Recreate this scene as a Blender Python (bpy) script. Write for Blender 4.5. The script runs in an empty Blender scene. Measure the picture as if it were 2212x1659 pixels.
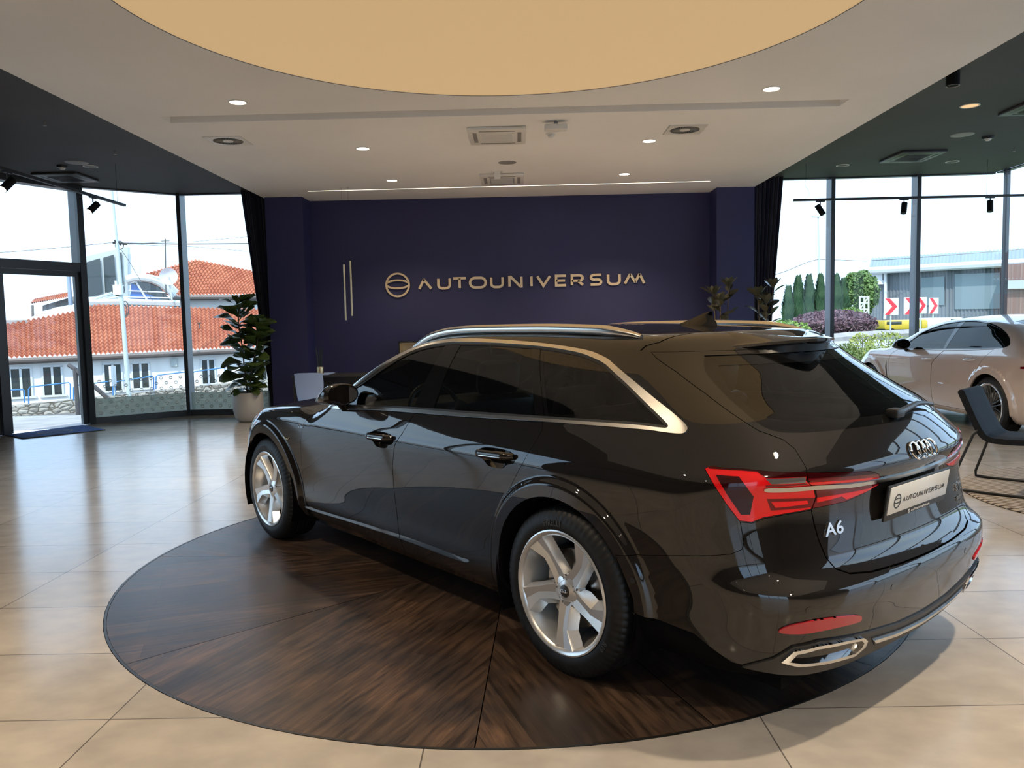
import bpy, math, random
import numpy as np
from mathutils import Vector, Matrix
from mathutils.geometry import delaunay_2d_cdt
random.seed(7); RNG = np.random.default_rng(7)
SC = bpy.context.scene; COL = SC.collection; PI = math.pi

# ---------------------------------------------------------------- camera
CF, CYAW, CPIT, CROL, CH = 1710.65, -0.0092, 0.0765, -0.0206, 1.4593
def _axes():
    f = Vector((math.sin(CYAW)*math.cos(CPIT), math.cos(CYAW)*math.cos(CPIT), -math.sin(CPIT)))
    r0 = Vector((math.cos(CYAW), -math.sin(CYAW), 0)); u0 = r0.cross(f)
    return (math.cos(CROL)*r0+math.sin(CROL)*u0, -math.sin(CROL)*r0+math.cos(CROL)*u0, f)
CR_, CU_, CF_ = _axes()
cd = bpy.data.cameras.new('camera'); cam = bpy.data.objects.new('camera', cd); COL.objects.link(cam)
cd.sensor_fit = 'HORIZONTAL'; cd.sensor_width = 36; cd.lens = CF*36/2212
cd.clip_start = .05; cd.clip_end = 500
cam.matrix_world = Matrix(((CR_.x,CU_.x,-CF_.x,0),(CR_.y,CU_.y,-CF_.y,0),(CR_.z,CU_.z,-CF_.z,CH),(0,0,0,1)))
SC.camera = cam

# ---------------------------------------------------------------- daylight
w = bpy.data.worlds.new('world'); SC.world = w; w.use_nodes = True
nt = w.node_tree; nt.nodes.clear()
wo = nt.nodes.new('ShaderNodeOutputWorld'); bg = nt.nodes.new('ShaderNodeBackground')
tc = nt.nodes.new('ShaderNodeTexCoord'); ns = nt.nodes.new('ShaderNodeTexNoise'); rp = nt.nodes.new('ShaderNodeValToRGB')
mp = nt.nodes.new('ShaderNodeMapping'); mp.inputs['Scale'].default_value = (1,1,3)
ns.inputs['Scale'].default_value = 2.2; ns.inputs['Detail'].default_value = 5
rp.color_ramp.elements[0].position = .35; rp.color_ramp.elements[0].color = (.46,.67,1,1)
rp.color_ramp.elements[1].position = .7; rp.color_ramp.elements[1].color = (.66,.84,1,1)
nt.links.new(tc.outputs['Generated'], mp.inputs['Vector']); nt.links.new(mp.outputs[0], ns.inputs['Vector'])
nt.links.new(ns.outputs[0], rp.inputs[0]); nt.links.new(rp.outputs[0], bg.inputs[0]); nt.links.new(bg.outputs[0], wo.inputs[0])
bg.inputs[1].default_value = 1.9
sl = bpy.data.lights.new('sun', 'SUN'); sl.energy = 3.0; sl.angle = .02; sl.color = (1,.95,.86)
sun = bpy.data.objects.new('sun', sl); COL.objects.link(sun); sun.rotation_euler = (math.radians(42), 0, math.radians(-12))
SC.view_settings.view_transform = 'Standard'; SC.view_settings.look = 'None'
SC.view_settings.gamma = 1; SC.view_settings.use_curve_mapping = False; SC.view_settings.exposure = 0.5
SC.cycles.max_bounces = 9; SC.cycles.diffuse_bounces = 5; SC.cycles.glossy_bounces = 5
SC.cycles.transparent_max_bounces = 16; SC.cycles.transmission_bounces = 4
SC.cycles.sample_clamp_indirect = 6; SC.cycles.blur_glossy = .5
SC.cycles.caustics_reflective = False; SC.cycles.caustics_refractive = False
SC.cycles.use_denoising = True

def ray(u, v): return ((u-1106)/CF)*CR_ + ((829.5-v)/CF)*CU_ + CF_
def at(u, v, Y):
    """the place seen at pixel (u, v) that stands at distance Y down the room"""
    d = ray(u, v); return Vector((0,0,CH)) + d*(Y/d.y)
def onplane(u, v, P, n):
    d = ray(u, v); O = Vector((0,0,CH)); return O + d*((Vector(P)-O).dot(n)/d.dot(n))

# ---------------------------------------------------------------- materials
def mat(name, col, rough=.5, metal=0, spec=.5, coat=0, coat_rough=.02, emit=None, es=1, coat_ior=1.5, ior=1.5, sheen=0, trans=0):
    m = bpy.data.materials.new(name); m.use_nodes = True; b = m.node_tree.nodes['Principled BSDF']
    b.inputs['Base Color'].default_value = (*col, 1); b.inputs['Roughness'].default_value = rough
    b.inputs['Metallic'].default_value = metal; b.inputs['Specular IOR Level'].default_value = spec
    b.inputs['Coat Weight'].default_value = coat; b.inputs['Coat Roughness'].default_value = coat_rough
    b.inputs['Coat IOR'].default_value = coat_ior; b.inputs['IOR'].default_value = ior
    b.inputs['Sheen Weight'].default_value = sheen; b.inputs['Transmission Weight'].default_value = trans
    if emit: b.inputs['Emission Color'].default_value = (*emit,1); b.inputs['Emission Strength'].default_value = es
    return m
def N(m, t, **kw):
    n = m.node_tree.nodes.new(t)
    for k, v in kw.items():
        if k in n.inputs: n.inputs[k].default_value = v
        else: setattr(n, k, v)
    return n
def L(m, a, b): m.node_tree.links.new(a, b)
def P_(m): return m.node_tree.nodes['Principled BSDF']
def noisy(m, c1, c2, scale=8, bump=0, detail=6, coord='Object', stretch=(1,1,1), lo=.35, hi=.65, bscale=None):
    tc = N(m,'ShaderNodeTexCoord'); mp = N(m,'ShaderNodeMapping'); mp.inputs['Scale'].default_value = stretch
    L(m, tc.outputs[coord], mp.inputs[0]); n = N(m,'ShaderNodeTexNoise'); n.inputs['Scale'].default_value = scale; n.inputs['Detail'].default_value = detail
    L(m, mp.outputs[0], n.inputs['Vector']); r = N(m,'ShaderNodeValToRGB')
    r.color_ramp.elements[0].position = lo; r.color_ramp.elements[1].position = hi
    r.color_ramp.elements[0].color = (*c1,1); r.color_ramp.elements[1].color = (*c2,1)
    L(m, n.outputs[0], r.inputs[0]); L(m, r.outputs[0], P_(m).inputs['Base Color'])
    if bump:
        src = n
        if bscale:
            src = N(m,'ShaderNodeTexNoise'); src.inputs['Scale'].default_value = bscale; L(m, mp.outputs[0], src.inputs['Vector'])
        b = N(m,'ShaderNodeBump'); b.inputs['Strength'].default_value = bump; b.inputs['Distance'].default_value = .01
        L(m, src.outputs[0], b.inputs['Height']); L(m, b.outputs[0], P_(m).inputs['Normal'])
    return m
def glass(name, tint, f0=1.45, rough=0.0):
    m = bpy.data.materials.new(name); m.use_nodes = True; t = m.node_tree; t.nodes.clear()
    o = t.nodes.new('ShaderNodeOutputMaterial'); mx = t.nodes.new('ShaderNodeMixShader')
    tr = t.nodes.new('ShaderNodeBsdfTransparent'); gl = t.nodes.new('ShaderNodeBsdfGlossy'); fr = t.nodes.new('ShaderNodeFresnel')
    tr.inputs[0].default_value = (*tint,1); gl.inputs['Roughness'].default_value = rough; fr.inputs[0].default_value = f0
    t.links.new(fr.outputs[0], mx.inputs[0]); t.links.new(tr.outputs[0], mx.inputs[1]); t.links.new(gl.outputs[0], mx.inputs[2]); t.links.new(mx.outputs[0], o.inputs[0])
    return m
M = {}
M['white_ceiling'] = noisy(mat('white_ceiling',(.82,.81,.80),.8),(.79,.78,.77),(.84,.83,.82),.6)
M['dark_ceiling'] = noisy(mat('dark_ceiling',(.045,.045,.047),.7),(.040,.040,.042),(.052,.052,.055),.8)
M['navy'] = noisy(mat('navy_wall',(.022,.024,.088),.55),(.021,.022,.080),(.024,.026,.096),.7)
M['black_frame'] = mat('black_frame',(.012,.013,.014),.4)
M['black'] = mat('black_plastic',(.012,.012,.012),.45)
M['matte_black'] = mat('matte_black',(.006,.006,.006),.8,spec=.2)
M['grey_frame'] = mat('grey_frame',(.30,.34,.38),.4)
M['white_plastic'] = mat('white_plastic',(.72,.70,.66),.4)
M['grey_plastic'] = mat('grey_plastic',(.25,.24,.23),.5)
M['window_glass'] = glass('window_glass',(.93,.98,.965),1.42)
M['gold'] = mat('gold',(.62,.46,.27),.32,metal=1)
M['sign_gold'] = mat('sign_gold',(.80,.62,.40),.42,metal=.35)
M['chrome'] = mat('chrome',(.82,.82,.82),.07,metal=1)
M['steel'] = mat('satin_metal',(.62,.60,.57),.22,metal=1)
M['lamp'] = mat('lamp_glow',(1,1,1),.5,emit=(1,.86,.68),es=9)
M['paint'] = mat('black_paint',(.010,.009,.008),.5,metal=.0,spec=.03,coat=1,coat_rough=.004,coat_ior=1.63)
def flakes(m):
    tc = N(m,'ShaderNodeTexCoord'); v = N(m,'ShaderNodeTexVoronoi'); v.inputs['Scale'].default_value = 900
    L(m, tc.outputs['Object'], v.inputs['Vector']); r = N(m,'ShaderNodeValToRGB')
    r.color_ramp.elements[0].position = .0; r.color_ramp.elements[0].color = (.20,.13,.06,1); r.color_ramp.elements[1].position = .035; r.color_ramp.elements[1].color = (.010,.0085,.0075,1)
    L(m, v.outputs['Distance'], r.inputs[0]); L(m, r.outputs[0], P_(m).inputs['Base Color'])
flakes(M['paint'])
M['gloss_black'] = mat('gloss_black',(.004,.004,.004),.05,spec=.45,coat=.2,coat_rough=.01)
M['car_glass'] = glass('tinted_glass',(.62,.66,.64),1.7)
M['dark_glass'] = glass('dark_glass',(.36,.37,.36),1.7)
M['lining'] = mat('black_lining',(.004,.004,.004),.9,spec=.05)
M['silver_trim'] = mat('satin_silver_trim',(.78,.74,.68),.2,metal=1)
M['red'] = mat('red_lens',(.72,.008,.010),.10,spec=.4,coat=.35,emit=(.8,.01,.012),es=.07)
M['dark_red'] = mat('dark_red_lens',(.16,.004,.007),.08,spec=.4,coat=.3)
M['smoke_red'] = mat('smoked_red_lens',(.030,.002,.003),.08,spec=.3,coat=.15)
M['clear_lens'] = mat('clear_lens',(.35,.33,.33),.12,metal=.7,coat=1)
M['rubber'] = noisy(mat('rubber',(.008,.008,.008),.5,spec=.35),(.006,.006,.006),(.011,.011,.011),30)
M['strip_metal'] = mat('brushed_strip',(.50,.49,.47),.18,metal=1)
M['alloy'] = mat('alloy',(.78,.77,.75),.27,metal=.7,coat=.5)
M['reflector'] = mat('red_reflector',(.42,.02,.03),.15,coat=.6)
M['dark_metal'] = mat('dark_metal',(.10,.095,.09),.4,metal=.9)
M['gt_glass'] = glass('privacy_glass',(.018,.018,.02),1.35); M['gt_clear'] = glass('saloon_glass',(.62,.68,.70),1.4)
M['leather'] = noisy(mat('black_leather',(.012,.013,.014),.42),(.010,.011,.012),(.018,.019,.020),40,bump=.1)
M['plate'] = mat('plate_white',(.72,.70,.64),.35,coat=.4)
M['ink'] = mat('black_ink',(.01,.01,.01),.5)
M['white_ink'] = mat('white_ink',(.75,.75,.75),.5)

# ---------------------------------------------------------------- mesh helpers
class MB:
    def __init__(s): s.v = []; s.f = []
    def add(s, V, F):
        n = len(s.v); s.v += [tuple(p) for p in V]; s.f += [tuple(i+n for i in f) for f in F]; return s
    def box(s, c, d, R=None, bev=0):
        x, y, z = [k/2 for k in d]; V = []
        if bev:
            import bmesh
            bm = bmesh.new(); bmesh.ops.create_cube(bm, size=1)
            for q in bm.verts: q.co = Vector((q.co.x*d[0], q.co.y*d[1], q.co.z*d[2]))
            bmesh.ops.bevel(bm, geom=list(bm.edges), offset=bev, segments=2, profile=.5, affect='EDGES')
            bm.verts.index_update(); V = [tuple(q.co) for q in bm.verts]; Fc = [tuple(q.index for q in f.verts) for f in bm.faces]; bm.free()
        else:
            V = [(a*x,b*y,cc*z) for cc in (-1,1) for b in (-1,1) for a in (-1,1)]
            Fc = [(0,2,3,1),(4,5,7,6),(0,1,5,4),(2,6,7,3),(0,4,6,2),(1,3,7,5)]
        cv = Vector(c); V = [((R @ Vector(p)) if R else Vector(p)) + cv for p in V]
        return s.add(V, Fc)
    def cyl(s, a, b, r, r2=None, n=20, cap=True):
        a, b = Vector(a), Vector(b); r2 = r if r2 is None else r2; d = (b-a).normalized()
        u = d.orthogonal().normalized(); w_ = d.cross(u); V = []
        for c, rr in ((a,r),(b,r2)):
            for k in range(n): t = 2*PI*k/n; V.append(c + rr*(math.cos(t)*u + math.sin(t)*w_))
        F_ = [(k,(k+1)%n,n+(k+1)%n,n+k) for k in range(n)]
        if cap: F_ += [tuple(range(n-1,-1,-1)), tuple(range(n,2*n))]
        return s.add(V, F_)
    def lathe(s, prof, c=(0,0,0), ax=2, n=48, close=False):
        V = []; F_ = []; m = len(prof)
        for k in range(n):
            t = 2*PI*k/n; ca, sa = math.cos(t), math.sin(t)
            for r, h in prof:
                p = {2:(r*ca, r*sa, h), 1:(r*sa, h, r*ca), 0:(h, r*ca, r*sa)}[ax]; V.append((p[0]+c[0],p[1]+c[1],p[2]+c[2]))
        for k in range(n):
            k2 = (k+1)%n
            for j in range(m if close else m-1):
                j2 = (j+1)%m; F_.append((k*m+j, k2*m+j, k2*m+j2, k*m+j2))
        return s.add(V, F_)
    def tube(s, pts, r, n=10, cap=True, flat=1.0, up=None):
        pts = [Vector(p) for p in pts]; V = []; F_ = []; u = None
        for i, p in enumerate(pts):
            d = (pts[min(i+1,len(pts)-1)]-pts[max(i-1,0)]).normalized()
            if up is not None: u = Vector(up) - Vector(up).dot(d)*d
            elif u is None: u = d.orthogonal()
            else: u = u - u.dot(d)*d
            u = u.normalized(); w_ = d.cross(u); rr = r[i] if isinstance(r,(list,tuple)) else r
            for k in range(n): t = 2*PI*k/n; V.append(p + rr*(math.cos(t)*u*flat + math.sin(t)*w_))
        for i in range(len(pts)-1):
            for k in range(n): F_.append((i*n+k, i*n+(k+1)%n, (i+1)*n+(k+1)%n, (i+1)*n+k))
        if cap: F_ += [tuple(range(n-1,-1,-1)), tuple(range((len(pts)-1)*n, len(pts)*n))]
        return s.add(V, F_)
    def prism(s, poly, fn, h0, h1):
        """2-D outline poly placed by fn(x, y, h) between h0 and h1"""
        n = len(poly); V = [fn(x,y,h0) for x,y in poly] + [fn(x,y,h1) for x,y in poly]
        T = tri2(poly)
        return s.add(V, [(k,(k+1)%n,n+(k+1)%n,n+k) for k in range(n)] + [(a,c,b) for a,b,c in T] + [(a+n,b+n,c+n) for a,b,c in T])
    def grid(s, G, closed_u=False):
        R_ = len(G); C_ = len(G[0]); V = [p for r in G for p in r]; F_ = []
        for i in range(R_-1):
            for j in range(C_ if closed_u else C_-1): F_.append((i*C_+j, i*C_+(j+1)%C_, (i+1)*C_+(j+1)%C_, (i+1)*C_+j))
        return s.add(V, F_)
def tri2(poly):
    from mathutils.geometry import tessellate_polygon
    return tessellate_polygon([[Vector((x,y,0)) for x,y in poly]])
def smoothm(me, ang=35):
    if len(me.polygons) == 0: return
    me.shade_smooth(); me.set_sharp_from_angle(angle=math.radians(ang))
def fixn(me):
    import bmesh
    bm = bmesh.new(); bm.from_mesh(me); bmesh.ops.recalc_face_normals(bm, faces=bm.faces); bm.to_mesh(me); bm.free()
def tag(o, label=None, cat=None, group=None, kind=None):
    if label: o['label'] = label
    if cat: o['category'] = cat
    if group: o['group'] = group
    if kind: o['kind'] = kind
    return o
def thing(name, label, cat, loc=(0,0,0), rz=0, group=None):
    o = bpy.data.objects.new(name, None); COL.objects.link(o); o.location = loc; o.rotation_euler = (0,0,rz); o.empty_display_size = .1
    return tag(o, label, cat, group)
def obj(name, mb, m, parent=None, world=False, ang=35, fix=True, base=True, label=None):
    me = bpy.data.meshes.new(name); me.from_pydata([tuple(p) for p in mb.v], [], mb.f); me.validate()
    if fix: fixn(me)
    smoothm(me, ang); me.materials.append(M[m] if isinstance(m,str) else m)
    o = bpy.data.objects.new(name, me); COL.objects.link(o)
    if parent:
        o.parent = parent
        if world:
            T = Matrix.LocRotScale(parent.location, parent.rotation_euler, None)
            if parent.parent: T = Matrix.LocRotScale(parent.parent.location, parent.parent.rotation_euler, None) @ T
            o.matrix_parent_inverse = T.inverted()
    elif base:
        a = np.array([v.co for v in me.vertices]); c = Vector(((a[:,0].min()+a[:,0].max())/2, (a[:,1].min()+a[:,1].max())/2, a[:,2].min()))
        me.transform(Matrix.Translation(-c)); o.location = c
    if label: o['label'] = label
    return o
def struct(name, mb, m, **k): o = obj(name, mb, m, base=False, **k); o['kind'] = 'structure'; return o
def copy_tree(o, parent=None):
    c = o.copy(); COL.objects.link(c)
    if parent: c.parent = parent
    for ch in list(o.children): copy_tree(ch, c)
    return c
def text_mesh(body, size, depth=.004, res=6, bold=0, space=1.0):
    cu = bpy.data.curves.new('lettering','FONT'); cu.body = body; cu.size = size; cu.extrude = depth/2; cu.resolution_u = res
    cu.align_x = 'CENTER'; cu.align_y = 'CENTER'; cu.offset = bold; cu.space_character = space
    o = bpy.data.objects.new('lettering', cu); COL.objects.link(o); dg = bpy.context.evaluated_depsgraph_get(); dg.update()
    me = bpy.data.meshes.new_from_object(o.evaluated_get(dg)); bpy.data.objects.remove(o); bpy.data.curves.remove(cu)
    return me
def add_me(name, me, m, parent=None, mtx=None, world=False):
    if mtx is not None: me.transform(mtx)
    me.materials.clear(); me.materials.append(M[m]); o = bpy.data.objects.new(name, me); COL.objects.link(o)
    if parent:
        o.parent = parent
        if world: o.matrix_parent_inverse = Matrix.LocRotScale(parent.location, parent.rotation_euler, None).inverted()
    return o
# ================================================================ the room
ZW, ZD = 3.575, 3.73
def inside2(pts, poly):
    pts = np.asarray(pts, float); x, y = pts[:,0], pts[:,1]; r = np.zeros(len(pts), bool); P = np.asarray(poly, float); Q = np.roll(P, -1, 0)
    for (x0,y0),(x1,y1) in zip(P, Q):
        if y0 == y1: continue
        c = ((y0 > y) != (y1 > y)) & (x < (x1-x0)*(y-y0)/(y1-y0)+x0); r ^= c
    return r
def cdt(loops, holes=(), pts=(), within=None):
    """triangles inside the first loop and outside the holes; every loop is a hard edge"""
    V = []; E_ = []
    for lp in list(loops)+list(holes)+([within] if within is not None else []):
        n = len(V); m = len(lp); V += [Vector((float(a),float(b))) for a,b in lp]; E_ += [(n+k, n+(k+1)%m) for k in range(m)]
    V += [Vector((float(a),float(b))) for a,b in pts]
    v, _, f, *_ = delaunay_2d_cdt(V, E_, [], 0, 1e-6)
    v = np.array([tuple(a) for a in v]); f = np.array([tuple(t) for t in f if len(t)==3]); c = v[f].mean(1)
    k = inside2(c, loops[0])
    for h in holes: k &= ~inside2(c, h)
    if within is not None: k &= inside2(c, within)
    return v, f[k]
def disc(c, r, n=96): return [(c[0]+r*math.cos(2*PI*k/n), c[1]+r*math.sin(2*PI*k/n)) for k in range(n)]
LEFTW = [(-4.2,13.40),(-5.64,13.40),(-6.80,12.47),(-7.44,11.25),(-8.05,10.05),(-8.35,8.6),(-8.35,7.1),(-8.35,5.6),(-8.35,4.1),(-8.35,2.6),(-8.35,1.1),(-8.35,-.4),(-8.35,-1.9),(-8.35,-3.4),(-8.35,-5)]
RIGHTW = [(4.1,13.2),(5.19,13.2),(6.56,13.14),(7.77,13.07),(7.77,12.82),(7.77,11.4),(7.77,10.1),(7.77,8.6),(7.77,7.1),(7.77,5.6),(7.77,4.1),(7.77,2.6),(7.77,1.1),(7.77,-.4),(7.77,-1.9),(7.77,-3.4),(7.77,-5)]
BACKW = [(-8.35+16.12*k/10, -5) for k in range(11)]
plan = LEFTW + RIGHTW[::-1]
# floor: large stone-look slabs with grout lines
m = mat('floor_tiles',(.5,.46,.41),.2,spec=.30)
tc_ = N(m,'ShaderNodeTexCoord'); mp_ = N(m,'ShaderNodeMapping'); mp_.inputs['Location'].default_value = (-.86+1.215*8,-2.872+.613*16,0)
L(m, tc_.outputs['Object'], mp_.inputs[0]); bk = N(m,'ShaderNodeTexBrick'); bk.offset = 0; bk.squash = 1
for k_, v_ in {'Scale':1,'Mortar Size':.0028,'Mortar Smooth':.1,'Bias':0,'Brick Width':1.215,'Row Height':.613}.items(): bk.inputs[k_].default_value = v_
bk.inputs['Color1'].default_value = (.53,.485,.43,1); bk.inputs['Color2'].default_value = (.43,.40,.365,1); bk.inputs['Mortar'].default_value = (.13,.12,.11,1)
L(m, mp_.outputs[0], bk.inputs['Vector'])
nz = N(m,'ShaderNodeTexNoise'); nz.inputs['Scale'].default_value = 5; nz.inputs['Detail'].default_value = 9; mp2 = N(m,'ShaderNodeMapping'); mp2.inputs['Scale'].default_value = (1,1.3,1)
L(m, tc_.outputs['Object'], mp2.inputs[0]); L(m, mp2.outputs[0], nz.inputs['Vector']); rr = N(m,'ShaderNodeValToRGB'); rr.color_ramp.elements[0].position = .3; rr.color_ramp.elements[1].position = .75
rr.color_ramp.elements[0].color = (.84,.83,.82,1); rr.color_ramp.elements[1].color = (1.1,1.08,1.05,1); L(m, nz.outputs[0], rr.inputs[0])
mx_ = N(m,'ShaderNodeMix', data_type='RGBA', blend_type='MULTIPLY'); mx_.inputs[0].default_value = 1; L(m, bk.outputs[0], mx_.inputs[6]); L(m, rr.outputs[0], mx_.inputs[7]); L(m, mx_.outputs[2], P_(m).inputs['Base Color'])
rr2 = N(m,'ShaderNodeMapRange'); rr2.inputs[3].default_value = .15; rr2.inputs[4].default_value = .20; L(m, nz.outputs[0], rr2.inputs[0]); L(m, rr2.outputs[0], P_(m).inputs['Roughness'])
bmp = N(m,'ShaderNodeBump'); bmp.inputs['Strength'].default_value = .25; bmp.inputs['Distance'].default_value = .002; L(m, bk.outputs['Fac'], bmp.inputs['Height']); bmp.invert = True; L(m, bmp.outputs[0], P_(m).inputs['Normal'])
M['floor'] = m
v, f = cdt([plan],[disc((-.08,4.896),2.285)])
struct('floor', MB().add([(a,b,0) for a,b in v], [tuple(t) for t in f]), 'floor')
mb = MB().add([(a,b,-.14) for a,b in plan], [tuple(range(len(plan)))]); struct('floor_slab', mb, 'matte_black')
# ceilings
hole = disc((-.08,5.08),2.49,128); slot = [(-3.52,8.02),(3.285,7.96),(3.285,8.21),(-3.52,8.27)]
outer = [(-4.1,-5),(3.86,-5),(3.86,13.5),(-4.1,13.5)]
v, f = cdt([outer],[hole, slot]); mb = MB().add([(a,b,ZW) for a,b in v], [tuple(t) for t in f])
mb.add([(-4.1,-5,ZW),(-4.1,13.5,ZW),(-4.1,13.5,3.9),(-4.1,-5,3.9)],[(0,1,2,3)]); mb.add([(3.86,-5,ZW),(3.86,13.5,ZW),(3.86,13.5,3.9),(3.86,-5,3.9)],[(0,1,2,3)])
mb.add([(a,b,ZW) for a,b in hole]+[(a,b,ZW+.012) for a,b in hole], [(k,(k+1)%128,128+(k+1)%128,128+k) for k in range(128)])
mb.add([(a,b,ZW) for a,b in slot]+[(a,b,ZW+.13) for a,b in slot], [(k,(k+1)%4,4+(k+1)%4,4+k) for k in range(4)]+[(7,6,5,4)])
mb.add([(a,b,3.9) for a,b in outer],[(0,1,2,3)])
struct('ceiling', mb, 'white_ceiling')
mb = MB(); mb.add([(-9,-5.2,ZD),(-4.1,-5.2,ZD),(-4.1,13.7,ZD),(-9,13.7,ZD),(-9,-5.2,3.95),(-4.1,-5.2,3.95),(-4.1,13.7,3.95),(-9,13.7,3.95)],[(0,1,2,3),(4,5,6,7),(0,1,5,4),(1,2,6,5),(2,3,7,6),(3,0,4,7)])
L_out = LEFTW+[(-4.1,-5),(-4.1,13.4)]; v, f = cdt([L_out]); mb = MB().add([(a,b,ZD) for a,b in v]+[(a,b,3.95) for a,b in v], [tuple(t) for t in f]+[tuple(t+len(v)) for t in f]); struct('ceiling_left', mb, 'dark_ceiling')
R_out = RIGHTW+[(3.86,-5),(3.86,13.2)]; v, f = cdt([R_out]); mb = MB().add([(a,b,ZD) for a,b in v]+[(a,b,3.95) for a,b in v], [tuple(t) for t in f]+[tuple(t+len(v)) for t in f]); struct('ceiling_right', mb, 'dark_ceiling')
# the lit fabric disc set into the white ceiling
M['glow_fabric'] = mat('glow_fabric',(.2,.17,.12),.8,spec=.1,emit=(1,.66,.33),es=.365)
t = thing('luminous_ceiling_disc','huge round warm glowing fabric light recessed in the white ceiling above the estate car','ceiling light',(-.08,5.08,ZW+.012))
obj('light_fabric', MB().add([(a+.08,b-5.08,-.005) for a,b in hole],[tuple(range(128))]), 'glow_fabric', t)
ring = MB().lathe([(2.489,-.011),(2.489,-.013),(2.482,-.013),(2.482,-.011)], n=128, close=True); obj('rim', ring, 'dark_metal', t)
# back wall with its two pilasters
mb = MB().box((-.1,13.58,1.9),(8.4,.2,3.8)); struct('wall_back', mb, 'navy')
struct('pillar_1', MB().box((-3.765,13.25,1.79),(.59+.02,.5,3.57)), 'navy'); struct('pillar_2', MB().box((3.55,13.25,1.79),(.61,.5,3.57)), 'navy')
struct('baseboard_back', MB().box((-.1,13.473,.05),(6.7,.014,.1)), 'black_frame')
t = thing('led_strip','thin bright light line let into the white ceiling before the navy wall','light strip',(-.12,12.45,ZW))
obj('diffuser', MB().add([(-3.11,.04,-.002),(3.11,-.06,-.002),(3.11,-.036,-.002),(-3.11,.064,-.002)],[(0,1,2,3)]), mat('strip_glow',(1,1,1),.5,emit=(1,.85,.62),es=2.2), t)
obj('profile', MB().box((0,.035,-.0008),(6.24,.034,.001)), 'white_plastic', t)
# glazing
def wall_run(pts, base, inside, film=(), skip=(), thin=()):
    for i in range(len(pts)-1):
        A, B = Vector((*pts[i],0)), Vector((*pts[i+1],0)); d = B-A; ln = d.length; d.normalize(); ang = math.atan2(d.y,d.x)
        nrm = Vector((-d.y,d.x,0));
        if (Vector((*inside,0))-A).dot(nrm) < 0: nrm = -nrm
        Rz = Matrix.Rotation(ang,3,'Z'); idx = base+i
        fr = MB(); mid = (A+B)/2
        fr.box(mid-nrm*.06+Vector((0,0,.05)),(ln,.14,.10),Rz); fr.box(mid-nrm*.06+Vector((0,0,3.722)),(ln,.10,.02),Rz)
        dp = .07 if i in thin else .22
        if i not in skip: fr.box(B-nrm*dp*.35+Vector((0,0,1.87)),(.065,dp,3.74),Rz)
        if i == 0: fr.box(A-nrm*.07+Vector((0,0,1.87)),(.065,.22,3.74),Rz)
        w_ = struct('window_%d' % idx, fr, 'frame_metal')
        g = MB().add([A+Vector((0,0,.1)),B+Vector((0,0,.1)),B+Vector((0,0,3.72)),A+Vector((0,0,3.72))],[(0,1,2,3)])
        obj('pane', g, 'window_glass', w_, fix=False)
        if i in film:
            a0, b0 = A+d*.05+nrm*.006, B-d*.05+nrm*.006
            obj('privacy_film', MB().add([a0+Vector((0,0,.10)),b0+Vector((0,0,.10)),b0+Vector((0,0,.40)),a0+Vector((0,0,.40))],[(0,1,2,3)]), 'film', w_, fix=False)
            em = MB(); rw = 0; z = .16
            while z < .68:
                x = .12+(rw%2)*.075
                while x < ln-.1:
                    c = A+d*x+nrm*.009+Vector((0,0,z)); ro, ri = .027,.021
                    V = []; n_ = 20
                    for k in range(n_): a_ = 2*PI*k/n_; V += [c+d*ro*math.cos(a_)+Vector((0,0,ro*math.sin(a_))), c+d*ri*math.cos(a_)+Vector((0,0,ri*math.sin(a_)))]
                    em.add(V,[(2*k,2*((k+1)%n_),2*((k+1)%n_)+1,2*k+1) for k in range(n_)])
                    for s_ in (-1,1): em.add([c+d*(-.026+.0026*k)+Vector((0,0,s_*(.004+.009*math.sin(PI*k/20)))) for k in range(21)]+[c+d*(-.026+.0026*k)+Vector((0,0,s_*(.009+.010*math.sin(PI*k/20)))) for k in range(21)],[(k,k+1,22+k,21+k) for k in range(20)])
                    x += .155
                z += .085; rw += 1
            obj('film_emblems', em, 'film_ink', w_, fix=False)
M['grey_wall'] = noisy(mat('grey_wall',(.10,.095,.09),.7),(.09,.085,.08),(.11,.105,.10),.8)
M['frame_metal'] = mat('frame_metal',(.030,.034,.038),.35,spec=.6)
fm = bpy.data.materials.new('frosted_film'); fm.use_nodes = True; b_ = P_(fm); b_.inputs['Base Color'].default_value = (.50,.56,.47,1); b_.inputs['Roughness'].default_value = .7
tr_ = N(fm,'ShaderNodeBsdfTransparent'); tl_ = N(fm,'ShaderNodeBsdfTranslucent'); tl_.inputs[0].default_value = (.38,.42,.34,1); m1 = N(fm,'ShaderNodeMixShader'); m1.inputs[0].default_value = .5
out_ = fm.node_tree.nodes['Material Output']; L(fm,b_.outputs[0],m1.inputs[1]); L(fm,tl_.outputs[0],m1.inputs[2]); m2 = N(fm,'ShaderNodeMixShader'); m2.inputs[0].default_value = .92; L(fm,tr_.outputs[0],m2.inputs[1]); L(fm,m1.outputs[0],m2.inputs[2]); L(fm,m2.outputs[0],out_.inputs[0]); M['film'] = fm
M['film_ink'] = mat('film_ink',(.62,.66,.60),.6)
wall_run(LEFTW[:3], 1, (0,5), film=(0,1))
wall_run(LEFTW[5:9], 5, (0,5)); wall_run(RIGHTW[:12], 20, (0,5), skip=(2,), thin=(3,)); wall_run(BACKW[4:8], 40, (0,5))
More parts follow.
